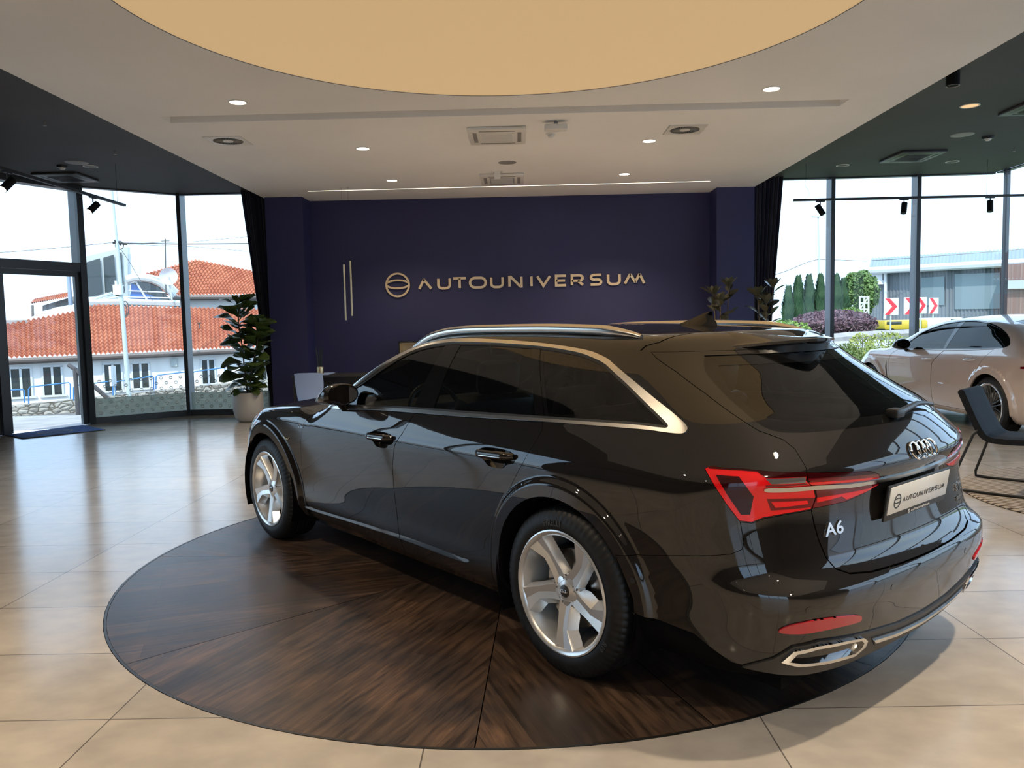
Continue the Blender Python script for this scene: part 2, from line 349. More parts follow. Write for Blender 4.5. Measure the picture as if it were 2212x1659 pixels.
struct('wall_left', MB().box((-8.42,-.45,1.87),(.15,9.1,3.75)).add([(-7.46,11.25,0),(-8.05,10.05,0),(-8.35,8.6,0),(-8.35,8.6,3.75),(-8.05,10.05,3.75),(-7.46,11.25,3.75),(-7.66,11.25,0),(-8.25,10.0,0),(-8.55,8.6,0),(-8.55,8.6,3.75),(-8.25,10.0,3.75),(-7.66,11.25,3.75)],[(0,1,4,5),(1,2,3,4),(6,7,10,11),(7,8,9,10),(0,5,11,6),(2,8,9,3)]), 'grey_wall'); struct('wall_right', MB().box((7.84,-1.95,1.87),(.15,6.1,3.75)), 'grey_wall')
struct('wall_front', MB().box((-5.13,-5.08,1.87),(6.44,.15,3.75)).box((5.35,-5.08,1.87),(4.84,.15,3.75)), 'grey_wall')
# the entrance: wide frame, transom, one tall glass leaf
A, B = Vector((-6.80,12.47,0)), Vector((-7.44,11.25,0)); d = (B-A).normalized(); nrm = Vector((d.y,-d.x,0)); nrm = nrm if nrm.dot(Vector((1,0,0)))>0 else -nrm
Rz = Matrix.Rotation(math.atan2(d.y,d.x),3,'Z'); ln = (B-A).length
mb = MB(); mb.box(A-nrm*.05+d*.03+Vector((0,0,1.87)),(.10,.22,3.74),Rz); mb.box(B-nrm*.05-d*.04+Vector((0,0,1.87)),(.11,.22,3.74),Rz); mb.box((A+B)/2-nrm*.05+Vector((0,0,2.47)),(ln,.2,.13),Rz); mb.box((A+B)/2-nrm*.05+Vector((0,0,3.70)),(ln,.2,.10),Rz)
dr = struct('door_1', mb, 'frame_metal')
lf = MB(); lf.box(A-nrm*.02+d*.11+Vector((0,0,1.2)),(.09,.06,2.38),Rz); lf.box(B-nrm*.02-d*.11+Vector((0,0,1.2)),(.07,.06,2.38),Rz); lf.box((A+B)/2-nrm*.02+Vector((0,0,2.36)),(ln-.14,.06,.08),Rz)
obj('door_leaf_frame', lf, 'frame_metal', dr)
obj('pane', MB().add([A+Vector((0,0,.06)),B+Vector((0,0,.06)),B+Vector((0,0,3.66)),A+Vector((0,0,3.66))],[(0,1,2,3)]), 'window_glass', dr, fix=False)

# ---- wooden turntable let into the floor
m = mat('dark_wood',(.06,.035,.022),.32,spec=.5)
uv = N(m,'ShaderNodeUVMap'); bk = N(m,'ShaderNodeTexBrick'); bk.offset = .43; bk.offset_frequency = 2
for k_, v_ in {'Scale':1,'Mortar Size':.0009,'Mortar Smooth':.2,'Bias':0,'Brick Width':1.3,'Row Height':.165}.items(): bk.inputs[k_].default_value = v_
bk.inputs['Color1'].default_value = (.038,.027,.020,1); bk.inputs['Color2'].default_value = (.078,.057,.044,1); bk.inputs['Mortar'].default_value = (.012,.009,.008,1); L(m, uv.outputs[0], bk.inputs['Vector'])
mp_ = N(m,'ShaderNodeMapping'); mp_.inputs['Scale'].default_value = (1.6,16,1); L(m, uv.outputs[0], mp_.inputs[0]); nz = N(m,'ShaderNodeTexNoise'); nz.inputs['Scale'].default_value = 2.2; nz.inputs['Detail'].default_value = 10; nz.inputs['Roughness'].default_value = .65; L(m, mp_.outputs[0], nz.inputs['Vector'])
nz2 = N(m,'ShaderNodeTexNoise'); nz2.inputs['Scale'].default_value = 3.5; nz2.inputs['Detail'].default_value = 6; L(m, uv.outputs[0], nz2.inputs['Vector'])
r1 = N(m,'ShaderNodeValToRGB'); r1.color_ramp.elements[0].position = .36; r1.color_ramp.elements[1].position = .68; r1.color_ramp.elements[0].color = (.42,.40,.40,1); r1.color_ramp.elements[1].color = (1.9,1.75,1.6,1); L(m, nz.outputs[0], r1.inputs[0])
r2 = N(m,'ShaderNodeValToRGB'); r2.color_ramp.elements[0].position = .38; r2.color_ramp.elements[1].position = .7; r2.color_ramp.elements[0].color = (.75,.75,.78,1); r2.color_ramp.elements[1].color = (1.5,1.3,1.12,1); L(m, nz2.outputs[0], r2.inputs[0])
x1 = N(m,'ShaderNodeMix', data_type='RGBA', blend_type='MULTIPLY'); x1.inputs[0].default_value = 1; x2 = N(m,'ShaderNodeMix', data_type='RGBA', blend_type='MULTIPLY'); x2.inputs[0].default_value = 1
L(m, bk.outputs[0], x1.inputs[6]); L(m, r1.outputs[0], x1.inputs[7]); L(m, x1.outputs[2], x2.inputs[6]); L(m, r2.outputs[0], x2.inputs[7]); L(m, x2.outputs[2], P_(m).inputs['Base Color'])
bm_ = N(m,'ShaderNodeBump'); bm_.inputs['Strength'].default_value = .35; bm_.inputs['Distance'].default_value = .002; L(m, nz.outputs[0], bm_.inputs['Height']); L(m, bm_.outputs[0], P_(m).inputs['Normal'])
rg = N(m,'ShaderNodeMapRange'); rg.inputs[3].default_value = .26; rg.inputs[4].default_value = .46; L(m, nz.outputs[0], rg.inputs[0]); L(m, rg.outputs[0], P_(m).inputs['Roughness'])
M['dark_wood'] = m
tt = thing('turntable','large round dark wood turntable let into the tiled floor under the estate car','turntable',(-.08,4.896,0))
obj('seam_bed', MB().lathe([(0,-.02),(2.28,-.02),(2.28,-.006)], n=96), 'matte_black', tt)
obj('rim', MB().lathe([(2.270,-.01),(2.270,.001),(2.282,.001),(2.282,-.01)], n=128, close=True), 'dark_metal', tt)
cuts = [-3,42.5,87.5,132.5,177,222.5,267.5,289.5,312.5,357]
cuts = [177,222.5,267.5,289.5,312.5,357,42.5+360,87.5+360,132.5+360,177+360]
for i in range(len(cuts)-1):
    a0, a1 = math.radians(cuts[i]), math.radians(cuts[i+1]); n_ = 24; g_ = .0022
    dirm = math.radians({3:290,2:290}.get(i,(cuts[i]+cuts[i+1])/2)); mid_ = (a0+a1)/2
    off = Vector((math.cos(mid_),math.sin(mid_)))*g_/math.sin((a1-a0)/2)
    V = [(off.x,off.y,0)]+[(2.268*math.cos(a0+(a1-a0)*k/n_+(g_/2.268 if k==0 else -g_/2.268 if k==n_ else 0)),2.268*math.sin(a0+(a1-a0)*k/n_+(g_/2.268 if k==0 else -g_/2.268 if k==n_ else 0)),0) for k in range(n_+1)]
    o = obj('wood_segment', MB().add(V,[tuple(range(len(V)))]), 'dark_wood', tt, fix=False); me = o.data; ul = me.uv_layers.new(name='UVMap')
    for lp in me.loops:
        p_ = me.vertices[lp.vertex_index].co; ul.data[lp.index].uv = (p_.x*math.cos(dirm)+p_.y*math.sin(dirm)+i*3.7, -p_.x*math.sin(dirm)+p_.y*math.cos(dirm)+i*1.9)
# ================================================================ car bodies: smooth closed forms from which every panel is cut
def pchip(x,y,xi):
    x=np.asarray(x,float);y=np.asarray(y,float);h=np.diff(x);d=np.diff(y)/h;m=np.zeros(len(x))
    for i in range(1,len(x)-1):
        if d[i-1]*d[i]>0:
            w1=2*h[i]+h[i-1];w2=h[i]+2*h[i-1];m[i]=(w1+w2)/(w1/d[i-1]+w2/d[i])
    m[0]=d[0];m[-1]=d[-1];xi=np.asarray(xi,float);k=np.clip(np.searchsorted(x,xi)-1,0,len(x)-2);t=(xi-x[k])/h[k]
    r=(2*t**3-3*t**2+1)*y[k]+(t**3-2*t**2+t)*h[k]*m[k]+(3*t**2-2*t**3)*y[k+1]+(t**3-t**2)*h[k]*m[k+1]
    r=np.where(xi<x[0],y[0]+m[0]*(xi-x[0]),r); return np.where(xi>x[-1],y[-1]+m[-1]*(xi-x[-1]),r)
def gsm(a,s,ax):
    if s<=0: return a
    n=int(3*s+1);k=np.exp(-.5*(np.arange(-n,n+1)/s)**2);k/=k.sum();p=[(0,0)]*a.ndim;p[ax]=(n,n);b=np.pad(a,p,mode='reflect',reflect_type='odd')
    return np.apply_along_axis(lambda v:np.convolve(v,k,'valid'),ax,b)
class G1:
    def __init__(s,xs,ys,sm=0,h=.01):
        s.h=h;s.x0=xs[0]-.3;g=np.arange(s.x0,xs[-1]+.3,h);s.v=gsm(pchip(xs,ys,g),sm/h,0)
    def __call__(s,x):
        t=np.clip((x-s.x0)/s.h,1,len(s.v)-3.001);i=t.astype(int);f=t-i;a,b,c,d=s.v[i-1],s.v[i],s.v[i+1],s.v[i+2]
        return b+.5*f*(c-a+f*(2*a-5*b+4*c-d+f*(3*(b-c)+d-a)))
class G2:
    def __init__(s,xs,zs,T,sx,sz,h=.02,hz=.01):
        s.h=h;s.hz=hz;s.x0=xs[0]-.3;s.z0=zs[0]-.2;gx=np.arange(s.x0,xs[-1]+.3,h);gz=np.arange(s.z0,zs[-1]+.2,hz)
        A=np.array([pchip(xs,r,gx) for r in T]);A=np.array([pchip(zs,A[:,j],gz) for j in range(len(gx))]);s.v=gsm(gsm(A,sx/h,0),sz/hz,1)
    def __call__(s,x,z):
        tx=np.clip((x-s.x0)/s.h,1,s.v.shape[0]-3.001);tz=np.clip((z-s.z0)/s.hz,1,s.v.shape[1]-3.001);i=tx.astype(int);f=tx-i;j=tz.astype(int);g=tz-j
        w=lambda t:(.5*(-t+2*t*t-t**3),.5*(2-5*t*t+3*t**3),.5*(t+4*t*t-3*t**3),.5*(-t*t+t**3))
        a=w(f);b=w(g);r=0
        for m in range(4):
            for n in range(4): r=r+a[m]*b[n]*s.v[i+m-1,j+n-1]
        return r
def smax(a,b,k):
    h=np.clip(k-np.abs(a-b),0,None)/k; return np.maximum(a,b)+h*h*k*.25
class Form:
    def __init__(s, XS, ZS, YM, fl, fu, PR, ZC, CR, PF, PA, PB, wheels, fz=(.455,.035), belt=.9, XA=-.1, XB=2.7, fk=(.24,.42), tuck=(4,5,6)):
        s.XA, s.XB, s.wheels, s.fz, s.fk = XA, XB, wheels, fz, fk
        def row(k):
            z=ZS[k];t=min(1,max(0,(z-belt)/.3));r=[YM[k]*(a*(1-t)+b*t) for a,b in zip(fl,fu)]
            if z<.55:
                for i in tuck: r[i]-=.012*(.55-z)/.4
            return r
        s.Y=G2(XS,ZS,[row(k) for k in range(len(ZS))],.06,.008)
        s.PR=G1(*PR,.006,.005); s.ZC=G1(*ZC,.03); s.CR=G1(*CR,.05); s.PF=G1(*PF,.02); s.PA=G1(*PA,.03); s.PB=G1(*PB,.03)
    def F(s,x,y,z):
        y=np.abs(y);q=y/.9;r=0
        for xc,zc,am in s.wheels:
            d=np.sqrt((x-xc)**2+(z-zc)**2);t=np.clip((d-s.fz[0])/s.fz[1],0,1);r=r+am*(1-t*t*(3-2*t))*np.clip((z-.2)/.1,0,1)
        f=y-(s.Y(x,z)+r); up=np.clip((z-.98)/.12,0,1)
        f=smax(f,(s.PR(z)+s.PA(z)*q**2+s.PB(z)*q**6)-x,.16*(1-up)+.10*up)
        f=smax(f,z-(s.ZC(x)-s.CR(x)*(y/.6)**2),.06)
        return smax(f,x-(s.PF(z)-s.fk[0]*q**2*.75-s.fk[1]*q**6*.667),.10)
    def grad(s,P,e=.003):
        x,y,z=P[:,0],P[:,1],P[:,2];F=s.F
        g=np.stack([F(x+e,y,z)-F(x-e,y,z),F(x,y+e,z)-F(x,y-e,z),F(x,y,z+e)-F(x,y,z-e)],1)
        return g/np.maximum(1e-9,np.linalg.norm(g,axis=1))[:,None]
    def hit(s,O,D,t1,n=32):
        O,D=np.broadcast_arrays(np.atleast_2d(O).astype(float),np.atleast_2d(D).astype(float));ts=np.linspace(0,t1,n)
        lo=np.zeros(len(O));hi=np.full(len(O),t1,float);done=np.zeros(len(O),bool)
        for k,t in enumerate(ts[1:],1):
            i=np.where(~done)[0]
            if not len(i): break
            P=O[i]+t*D[i];m=s.F(P[:,0],P[:,1],P[:,2])<=0;lo[i[m]]=ts[k-1];hi[i[m]]=t;done[i[m]]=True
        for _ in range(20):
            mid=(lo+hi)/2;P=O+mid[:,None]*D;m=s.F(P[:,0],P[:,1],P[:,2])>0;lo=np.where(m,mid,lo);hi=np.where(m,hi,mid)
        return O+hi[:,None]*D
    def wall(s,UV):
        UV=np.asarray(UV,float);U,Z=UV[:,0],UV[:,1];ox=np.clip(U,s.XA,s.XB);th=np.where(U<s.XA,s.XA-U,np.where(U>s.XB,U-s.XB,0.));sg=np.where(U<s.XA,-1.,1.)
        D=np.stack([np.sin(th)*sg,np.cos(th),0*th],1);return s.hit(np.stack([ox,0*ox,Z],1)+D*1.6,-D,1.599)
    def top(s,UV):
        UV=np.asarray(UV,float);return s.hit(np.stack([UV[:,0],UV[:,1],0*UV[:,0]+1.7],1),np.array([[0,0,-1.]]),1.4)
def set_rings(fm):
    out=[]
    for xc,zc,_ in fm.wheels:
        for r in np.arange(fm.fz[0]-.012,fm.fz[0]+fm.fz[1]+.013,.0052):
            n=300;out+=[(xc+r*math.cos(2*PI*k/n),zc+r*math.sin(2*PI*k/n)) for k in range(n)]
    fm.rings=np.array(out)
def resample(P,h,closed=True):
    out=[];n=len(P)
    for i in range(n if closed else n-1):
        a=np.array(P[i],float);b=np.array(P[(i+1)%n],float);m=max(1,int(np.ceil(np.linalg.norm(b-a)/h)))
        out+=[a+(b-a)*k/m for k in range(m)]
    if not closed: out.append(np.array(P[-1],float))
    return np.array(out)
def spline(P,n=6,closed=True):
    """rounds a hand-laid outline (Catmull-Rom)"""
    P=np.array(P,float);out=[];m=len(P)
    for i in range(m if closed else m-1):
        if closed: a,b,c,d=P[i-1],P[i],P[(i+1)%m],P[(i+2)%m]
        else: a,b,c,d=P[max(i-1,0)],P[i],P[i+1],P[min(i+2,m-1)]
        for k in range(n): t=k/n; out.append(b+.5*t*(c-a+t*(2*a-5*b+4*c-d+t*(3*(b-c)+d-a))))
    if not closed: out.append(P[-1])
    return np.array(out)
def area(P): P=np.asarray(P,float);Q=np.roll(P,-1,0);return .5*(P[:,0]*Q[:,1]-Q[:,0]*P[:,1]).sum()
def inset(P,g):
    P=np.asarray(P,float)
    if area(P)<0: P=P[::-1]
    a=P-np.roll(P,1,0);b=np.roll(P,-1,0)-P;a/=np.linalg.norm(a,axis=1)[:,None]+1e-12;b/=np.linalg.norm(b,axis=1)[:,None]+1e-12
    na=np.stack([-a[:,1],a[:,0]],1);nb=np.stack([-b[:,1],b[:,0]],1);n=na+nb;n/=np.linalg.norm(n,axis=1)[:,None]+1e-12;c=np.clip((n*na).sum(1),.5,1)
    return P+n*(g/c)[:,None]
def segdist(P,S):
    a=S;b=np.roll(S,-1,0);out=np.full(len(P),9.)
    for i in range(0,len(P),2000):
        p=P[i:i+2000,None,:];d=b-a;t=np.clip(((p-a)*d).sum(2)/((d**2).sum(1)+1e-12),0,1);out[i:i+2000]=np.sqrt((((a+t[...,None]*d)-p)**2).sum(2)).min(1)
    return out
def panel(fm, name, outer, holes=(), dom='wall', h=.022, off=0., rim=.012, m='paint', parent=None, side=0, keepout=None, own=False, dent=None, label=None, within=None):
    """cuts one panel out of the form: outline in (u, z) or (x, y); side 1 left, -1 right, 0 both halves in one mesh"""
    O=resample(outer,h*.8); H=[resample(q,h*.8) for q in holes]
    lo=O.min(0);hi=O.max(0);gx=np.arange(lo[0]+h*.5,hi[0],h);gy=np.arange(lo[1]+h*.5,hi[1],h*.87);G=np.array([(x+(h/2 if j%2 else 0),y) for j,y in enumerate(gy) for x in gx]) if len(gx) and len(gy) else np.zeros((0,2))
    if len(G):
        k=inside2(G,O)
        for q in H: k&=~inside2(G,q)
        G=G[k]
    if dom=='wall' and h<.04 and hasattr(fm,'rings'):
        if len(G): G=G[~np.any([(np.hypot(G[:,0]-a,G[:,1]-b)>fm.fz[0]-.016)&(np.hypot(G[:,0]-a,G[:,1]-b)<fm.fz[0]+fm.fz[1]+.016) for a,b,_ in fm.wheels],axis=0)]
        k=inside2(fm.rings,O)
        for q in H: k&=~inside2(fm.rings,q)
        G=np.concatenate([G.reshape(-1,2),fm.rings[k]])
        if len(G):
            for q in [O]+H: G=G[segdist(G,q)>.004]
    if len(G):
        for q in [O]+H:
            dq=segdist(G,q); G=G[dq>(.4*h if not hasattr(fm,'rings') else .3*h)]
    W_=None if within is None else resample(within,h*.8)
    v,f=cdt([O],H,G,W_)
    if len(f)==0: return None
    used=np.unique(f);re=-np.ones(len(v),int);re[used]=np.arange(len(used));v=v[used];f=re[f]
    P=fm.wall(v) if dom=='wall' else fm.top(v);Nn=fm.grad(P)
    mid=np.abs(P[:,1])<.004
    if side==0 or True: P[mid,1]=0;Nn[mid,1]=0;Nn/=np.linalg.norm(Nn,axis=1)[:,None]
    dd=off if dent is None else off+dent(v)
    P=P+Nn*(dd[:,None] if dent is not None else dd)
    # make triangles face outwards
    c=np.cross(P[f[:,1]]-P[f[:,0]],P[f[:,2]]-P[f[:,0]]);fl_=(c*Nn[f[:,0]]).sum(1)<0;f[fl_]=f[fl_][:,::-1]
    ed={}
    for t in f:
        for a,b in ((t[0],t[1]),(t[1],t[2]),(t[2],t[0])):
            if (b,a) in ed: del ed[(b,a)]
            else: ed[(a,b)]=1
    if dent is not None: own=True
    faces=[tuple(int(i) for i in t) for t in f];VV=[tuple(p) for p in P];nor=[];nv=len(VV)
    FN=[[tuple(Nn[i]) for i in t] for t in f]
    if rim:
        bd={};
        for (a,b) in ed:
            if abs(P[a,1])<.002 and abs(P[b,1])<.002: continue
            for i in (a,b):
                if i not in bd: bd[i]=len(VV);VV.append(tuple(P[i]));VV.append(tuple(P[i]-Nn[i]*rim))
            ia,ib=bd[a],bd[b];faces.append((ib,ia,ia+1,ib+1));q=np.cross(P[b]-P[a],Nn[a]);q/=np.linalg.norm(q)+1e-12;FN.append([tuple(q)]*4)
    res=[]
    def build(VV,faces,FN,sd):
        me=bpy.data.meshes.new(name);me.from_pydata(VV,[],faces)
        me.polygons.foreach_set('use_smooth',[True]*len(me.polygons))
        if not own: me.normals_split_custom_set([n for r in FN for n in r])
        else: me.set_sharp_from_angle(angle=math.radians(40))
        me.materials.append(M[m] if isinstance(m,str) else m);o=bpy.data.objects.new(name,me);COL.objects.link(o);o.parent=parent
        if label: o['label']=label
        res.append(o);return o
    flipV=lambda V:[(x,-y,z) for x,y,z in V]
    if side==0:
        n=len(VV);build(VV+flipV(VV),faces+[tuple(i+n for i in t[::-1]) for t in faces],FN+[[(a,-b,c) for a,b,c in r[::-1]] for r in FN],0)
    else:
        if side in (1,2): build(VV,faces,FN,1)
        if side in (-1,2): build(flipV(VV),[t[::-1] for t in faces],[[(a,-b,c) for a,b,c in r[::-1]] for r in FN],-1)
    return res[0] if len(res)==1 else res
def mir(mb): r=MB();r.v=[(x,-y,z) for x,y,z in mb.v];r.f=[t[::-1] for t in mb.f];return r
def both(name,mb,m,parent,**k): return [obj(name,mb,m,parent,**k),obj(name,mir(mb),m,parent,**k)]
def clip(poly,a,b,keep):
    """the part of poly on one side of line a-b (keep=+1: left of a->b)"""
    out=[];P=[np.array(p,float) for p in poly];a=np.array(a,float);b=np.array(b,float)
    sd=lambda p:keep*((b[0]-a[0])*(p[1]-a[1])-(b[1]-a[1])*(p[0]-a[0]))
    for i in range(len(P)):
        p,q=P[i],P[(i+1)%len(P)];sp,sq=sd(p),sd(q)
        if sp>=0: out.append(p)
        if sp*sq<0: out.append(p+(q-p)*sp/(sp-sq))
    return np.array(out)
def arc2(cx,cz,r,a0,a1,n=40): return [(cx+r*math.cos(math.radians(a0+(a1-a0)*k/n)),cz+r*math.sin(math.radians(a0+(a1-a0)*k/n))) for k in range(n+1)]

# ---------------------------------------------------------------- road wheel
def spoke_pts(): return [(.040,-.036),(.085,-.040),(.15,-.042),(.243,-.050),(.245,.058),(.205,.034),(.160,.010),(.105,.016),(.070,.024),(.040,.036)]
def wheel_parts(root, R=.352, rim=.246, style='star', sgn=1):
    """wheel centred on its own origin, outer face towards +y"""
    w2=.1225; tp=[(rim-.004,w2-.012),(rim+.010,w2-.004),(rim+.03,w2+.004),(rim+.055,w2+.003),(R-.020,w2-.010),(R-.006,w2-.022),(R-.001,w2-.034)]
    for yy in (.062,.045,.012,-.012,-.045,-.062):
        s_=1
        tp+=[(R,yy+.0045),(R-.007,yy+.003),(R-.007,yy-.003),(R,yy-.0045)]
    tp+=[(R-.001,-w2+.034),(R-.006,-w2+.022),(R-.03,-w2+.004),(rim+.02,-w2),(rim-.004,-w2+.012)]
    tm=MB().lathe([(r,y-.001) for r,y in tp],ax=1,n=288);mt=len(tp)
    for k in range(288):
        if k%4==0:
            for j in (4,5,6):
                x_,y_,z_=tm.v[k*mt+j];f_=1-(.0,.012,.012)[j-4];tm.v[k*mt+j]=(x_*f_,y_-(.004 if j==4 else 0),z_*f_)
    ty=obj('tyre',tm,'rubber',root,ang=30)
    for tx_,an in (('PIRELLI',97 if R<.36 else 80),('R19',-32 if R<.36 else 200)):
        me=text_mesh(tx_,.034 if len(tx_)>3 else .030,.002,3); me.name='sidewall_lettering'
        rr=rim+.042
        for vv in me.vertices:
            t=math.radians(an)-vv.co.x/rr; r_=rr+vv.co.y; vv.co=Vector((-r_*math.cos(t)*1.0,w2+.0045+vv.co.z,r_*math.sin(t)))
        add_me('sidewall_lettering',me,'tyre_text',root)
    bar=[(rim+.012,w2-.004),(rim+.014,w2+.001),(rim+.008,w2+.003),(rim-.002,w2-.001),(rim-.010,w2-.010),(rim-.016,w2-.045),(rim-.032,w2-.10),(rim-.030,-w2+.02),(rim-.004,-w2+.01)]
    rm=obj('rim',MB().lathe(bar,ax=1,n=96),'alloy' if style=='star' else 'alloy',root,ang=30)
    if style=='star':
        fy=lambda r: w2-.034+.028*((r-.04)/.2)**1.3 if r>.04 else w2-.034
        mb=MB();P=spoke_pts()
        for k in range(5):
            t0=2*PI*k/5+math.radians(57)
            def fn(x,y,h): c,s_=math.cos(t0),math.sin(t0);r=math.hypot(x,y);return (-(x*c-y*s_),fy(r)+h,x*s_+y*c)
            c0=(.14,-.018)
            top=P; mid_=[(x+(0 if x>.23 or x<.05 else 0),y+(.004 if y>0 else -.004)) for x,y in P]; bot=[(x,y*1.15+(.020 if y>-.01 and .08<x<.23 else 0)+(.008 if y>0 else -.008)) for x,y in P]
            n=len(P);ridge=[(.05,0),(.11,-.012),(.16,-.019),(.243,-.003)]
            V=[fn(x,y,.000) for x,y in top]+[fn(x,y,-.007) for x,y in mid_]+[fn(x,y,-.040) for x,y in bot]+[fn(x,y,-.006) for x,y in ridge]
            F_=[(j,(j+1)%n,n+(j+1)%n,n+j) for j in range(n)]+[(n+j,n+(j+1)%n,2*n+(j+1)%n,2*n+j) for j in range(n)]
            r0=3*n;F_+=[(0,1,r0),(1,2,r0+1,r0),(2,2,r0+2)][:2]+[(2,r0+2,r0+1),(2,3,r0+3,r0+2),(3,4,r0+3),(4,5,r0+3),(5,6,r0+2,r0+3),(6,7,r0+1,r0+2),(7,8,r0+1),(8,9,r0,r0+1),(9,0,r0)]
            mb.add(V,F_)
        obj('spokes',mb,'alloy',root,ang=18)
        hb=MB().lathe([(.0,w2-.030),(.028,w2-.030),(.034,w2-.033),(.062,w2-.036),(.075,w2-.045),(.078,w2-.075),(0,w2-.075)],ax=1,n=48);obj('hub',hb,'alloy',root)
        for k in range(5):
            t=2*PI*(k+.5)/5+math.radians(57);c=(-.056*math.cos(t),0,.056*math.sin(t));lg=MB().lathe([(.0,w2-.040),(.008,w2-.040),(.0095,w2-.0345),(.0135,w2-.0345),(.0135,w2-.05)],c=c,ax=1,n=20);obj('lug_bolt',lg,'dark_metal',root)
        cp=obj('hub_cap',MB().lathe([(0,w2-.024),(.020,w2-.025),(.026,w2-.028),(.027,w2-.034)],ax=1,n=32),'dark_metal',root)
        rg=MB()
        for j in range(4): rg.lathe([(.0072,w2-.0235),(.0055,w2-.0225),(.0046,w2-.0235)],c=((j-1.5)*.0088,0,0),ax=1,n=20)
        obj('emblem_rings',rg,'chrome',root)
    else:
        mb=MB()
        for k in range(10):
            for s_ in (-1,1):
                t=2*PI*k/10;t2=t+s_*.20;a=Vector((.04*math.cos(t),w2-.036,.04*math.sin(t)));b=Vector(((rim-.006)*math.cos(t2),w2-.008,(rim-.006)*math.sin(t2)))
                mb.tube([a,(a+b)/2+Vector((0,-.004,0)),b],[.011,.007,.008],n=6)
        obj('spokes',mb,'dark_metal',root);obj('rim_edge',MB().lathe([(rim+.013,w2+.001),(rim+.004,w2+.004),(rim-.006,w2+.001)],ax=1,n=72),'chrome',root)
        obj('hub',MB().lathe([(0,w2-.022),(.03,w2-.024),(.06,w2-.036),(.07,w2-.06)],ax=1,n=32),'dark_metal',root)
    bd=obj('brake_disc',MB().lathe([(.05,.03),(.165,.03),(.165,.012),(.05,.012)],ax=1,n=48,close=True),'steel',root)
    return ty
M['tyre_text']=mat('tyre_lettering',(.05,.05,.052),.4)
def put_wheel(car, x, y, z, sgn, rot=0, proto=None, **k):
    w_=bpy.data.objects.new('wheel',None);COL.objects.link(w_);w_.parent=car;w_.location=(x,y,z);w_.rotation_euler=(0,rot,0 if sgn>0 else PI)
    if proto is None: wheel_parts(w_,**k)
    else:
        for ch in list(proto.children): copy_tree(ch,w_)
    return w_
# ================================================================ the black estate car
XS=[-1.1,-.8,-.4,0,.6,1.2,1.9,2.4,2.924,3.3,3.6,3.85]
ZS=[.18,.25,.35,.45,.60,.75,.86,.90,.95,1.0,1.05,1.15,1.25,1.35,1.42,1.5]
EF=Form(XS,ZS,[.800,.868,.898,.905,.922,.938,.945,.937,.917,.894,.869,.822,.768,.700,.645,.55],
 [.955,.985,1,1,1,1,.99,.985,.98,.955,.885,.76],[.84,.90,.960,.990,1.0,1.005,1.015,1.01,.99,.95,.9,.85],
 ([.18,.22,.27,.33,.42,.50,.545,.565,.59,.64,.74,.86,.915,.935,.96,1.02,1.08,1.15,1.22,1.28,1.34,1.42,1.5],[-.90,-.985,-1.03,-1.055,-1.078,-1.092,-1.090,-1.068,-1.035,-1.012,-1.008,-1.025,-1.048,-1.050,-1.038,-1.005,-.955,-.843,-.732,-.636,-.552,-.455,-.35]),
 ([-1.2,-.9,-.7,-.4,0,.45,.85,1.1,1.3,1.6,1.9,2.15,2.25,2.6,3.0,3.35,3.6,3.75,3.84,3.95],[1.31,1.355,1.383,1.412,1.432,1.446,1.444,1.434,1.408,1.325,1.198,1.075,1.030,1.003,.968,.908,.825,.735,.58,.2]),
 ([-1,-.5,0,1,1.5,2.1,2.5,3,3.5,3.9],[.04,.03,.025,.025,.035,.06,.03,.03,.04,.06]),
 ([.15,.22,.35,.5,.65,.75,.85],[3.70,3.80,3.84,3.84,3.81,3.74,3.6]),
 ([.2,.62,.75,.95,1.05,1.35,1.5],[.09,.085,.12,.22,.33,.44,.44]),([.2,.62,.8,.95,1.05,1.5],[.12,.12,.09,.04,.02,.0]),
 [(0,.352,.024),(2.924,.352,.026)],fz=(.448,.042))
set_rings(EF)
UR=-.1-PI/2; UFR=2.7+PI/2
car = thing('estate_car','glossy black estate car with silver roof rails parked on the round wooden turntable','car',(.8499,3.7802,0),2.2804)
ZT=G1([-.35,-.2,.085,.38,.74,1.01,1.23,1.43,1.56,1.704,1.89,2.02,2.15,2.5,2.9,3.2,3.5,3.8,4.271],[1.338,1.345,1.360,1.382,1.393,1.395,1.380,1.338,1.278,1.185,1.09,1.02,.955,.90,.865,.80,.71,.64,.60],.01)
WO=spline([(2.02,.978),(1.86,.979),(1.5,1.000),(1.09,1.013),(.72,1.023),(.14,1.043),(-.4,1.054),(-.53,1.052),(-.595,1.053),(-.616,1.062),(-.616,1.081),(-.56,1.117),(-.47,1.16),(-.344,1.215),(-.2,1.269),(-.05,1.319),(.08,1.343),(.36,1.367),(.69,1.381),(1.0,1.385),(1.23,1.367),(1.43,1.325),(1.58,1.255),(1.72,1.178),(1.90,1.076),(2.0,1.01)],5)
WI=spline([(1.97,.992),(1.87,.994),(1.5,1.015),(1.08,1.030),(.73,1.038),(.142,1.055),(-.35,1.067),(-.5,1.066),(-.537,1.069),(-.53,1.085),(-.447,1.132),(-.292,1.208),(-.1,1.282),(-.017,1.307),(.10,1.330),(.34,1.352),(.67,1.365),(.95,1.368),(1.07,1.365),(1.254,1.343),(1.403,1.301),(1.563,1.224),(1.702,1.148),(1.822,1.092),(1.93,1.03)],5)
seamB=[(1.045,1.013),(1.095,1.008),(1.147,.905),(1.212,.836),(1.253,.726),(1.272,.568),(1.280,.393),(1.285,.235)]
seamR=[(.142,1.043),(.129,1.010),(.151,.946),(.192,.867),(.269,.771),(.375,.620),(.43,.52),(.47,.42),(.495,.32),(.505,.235)]
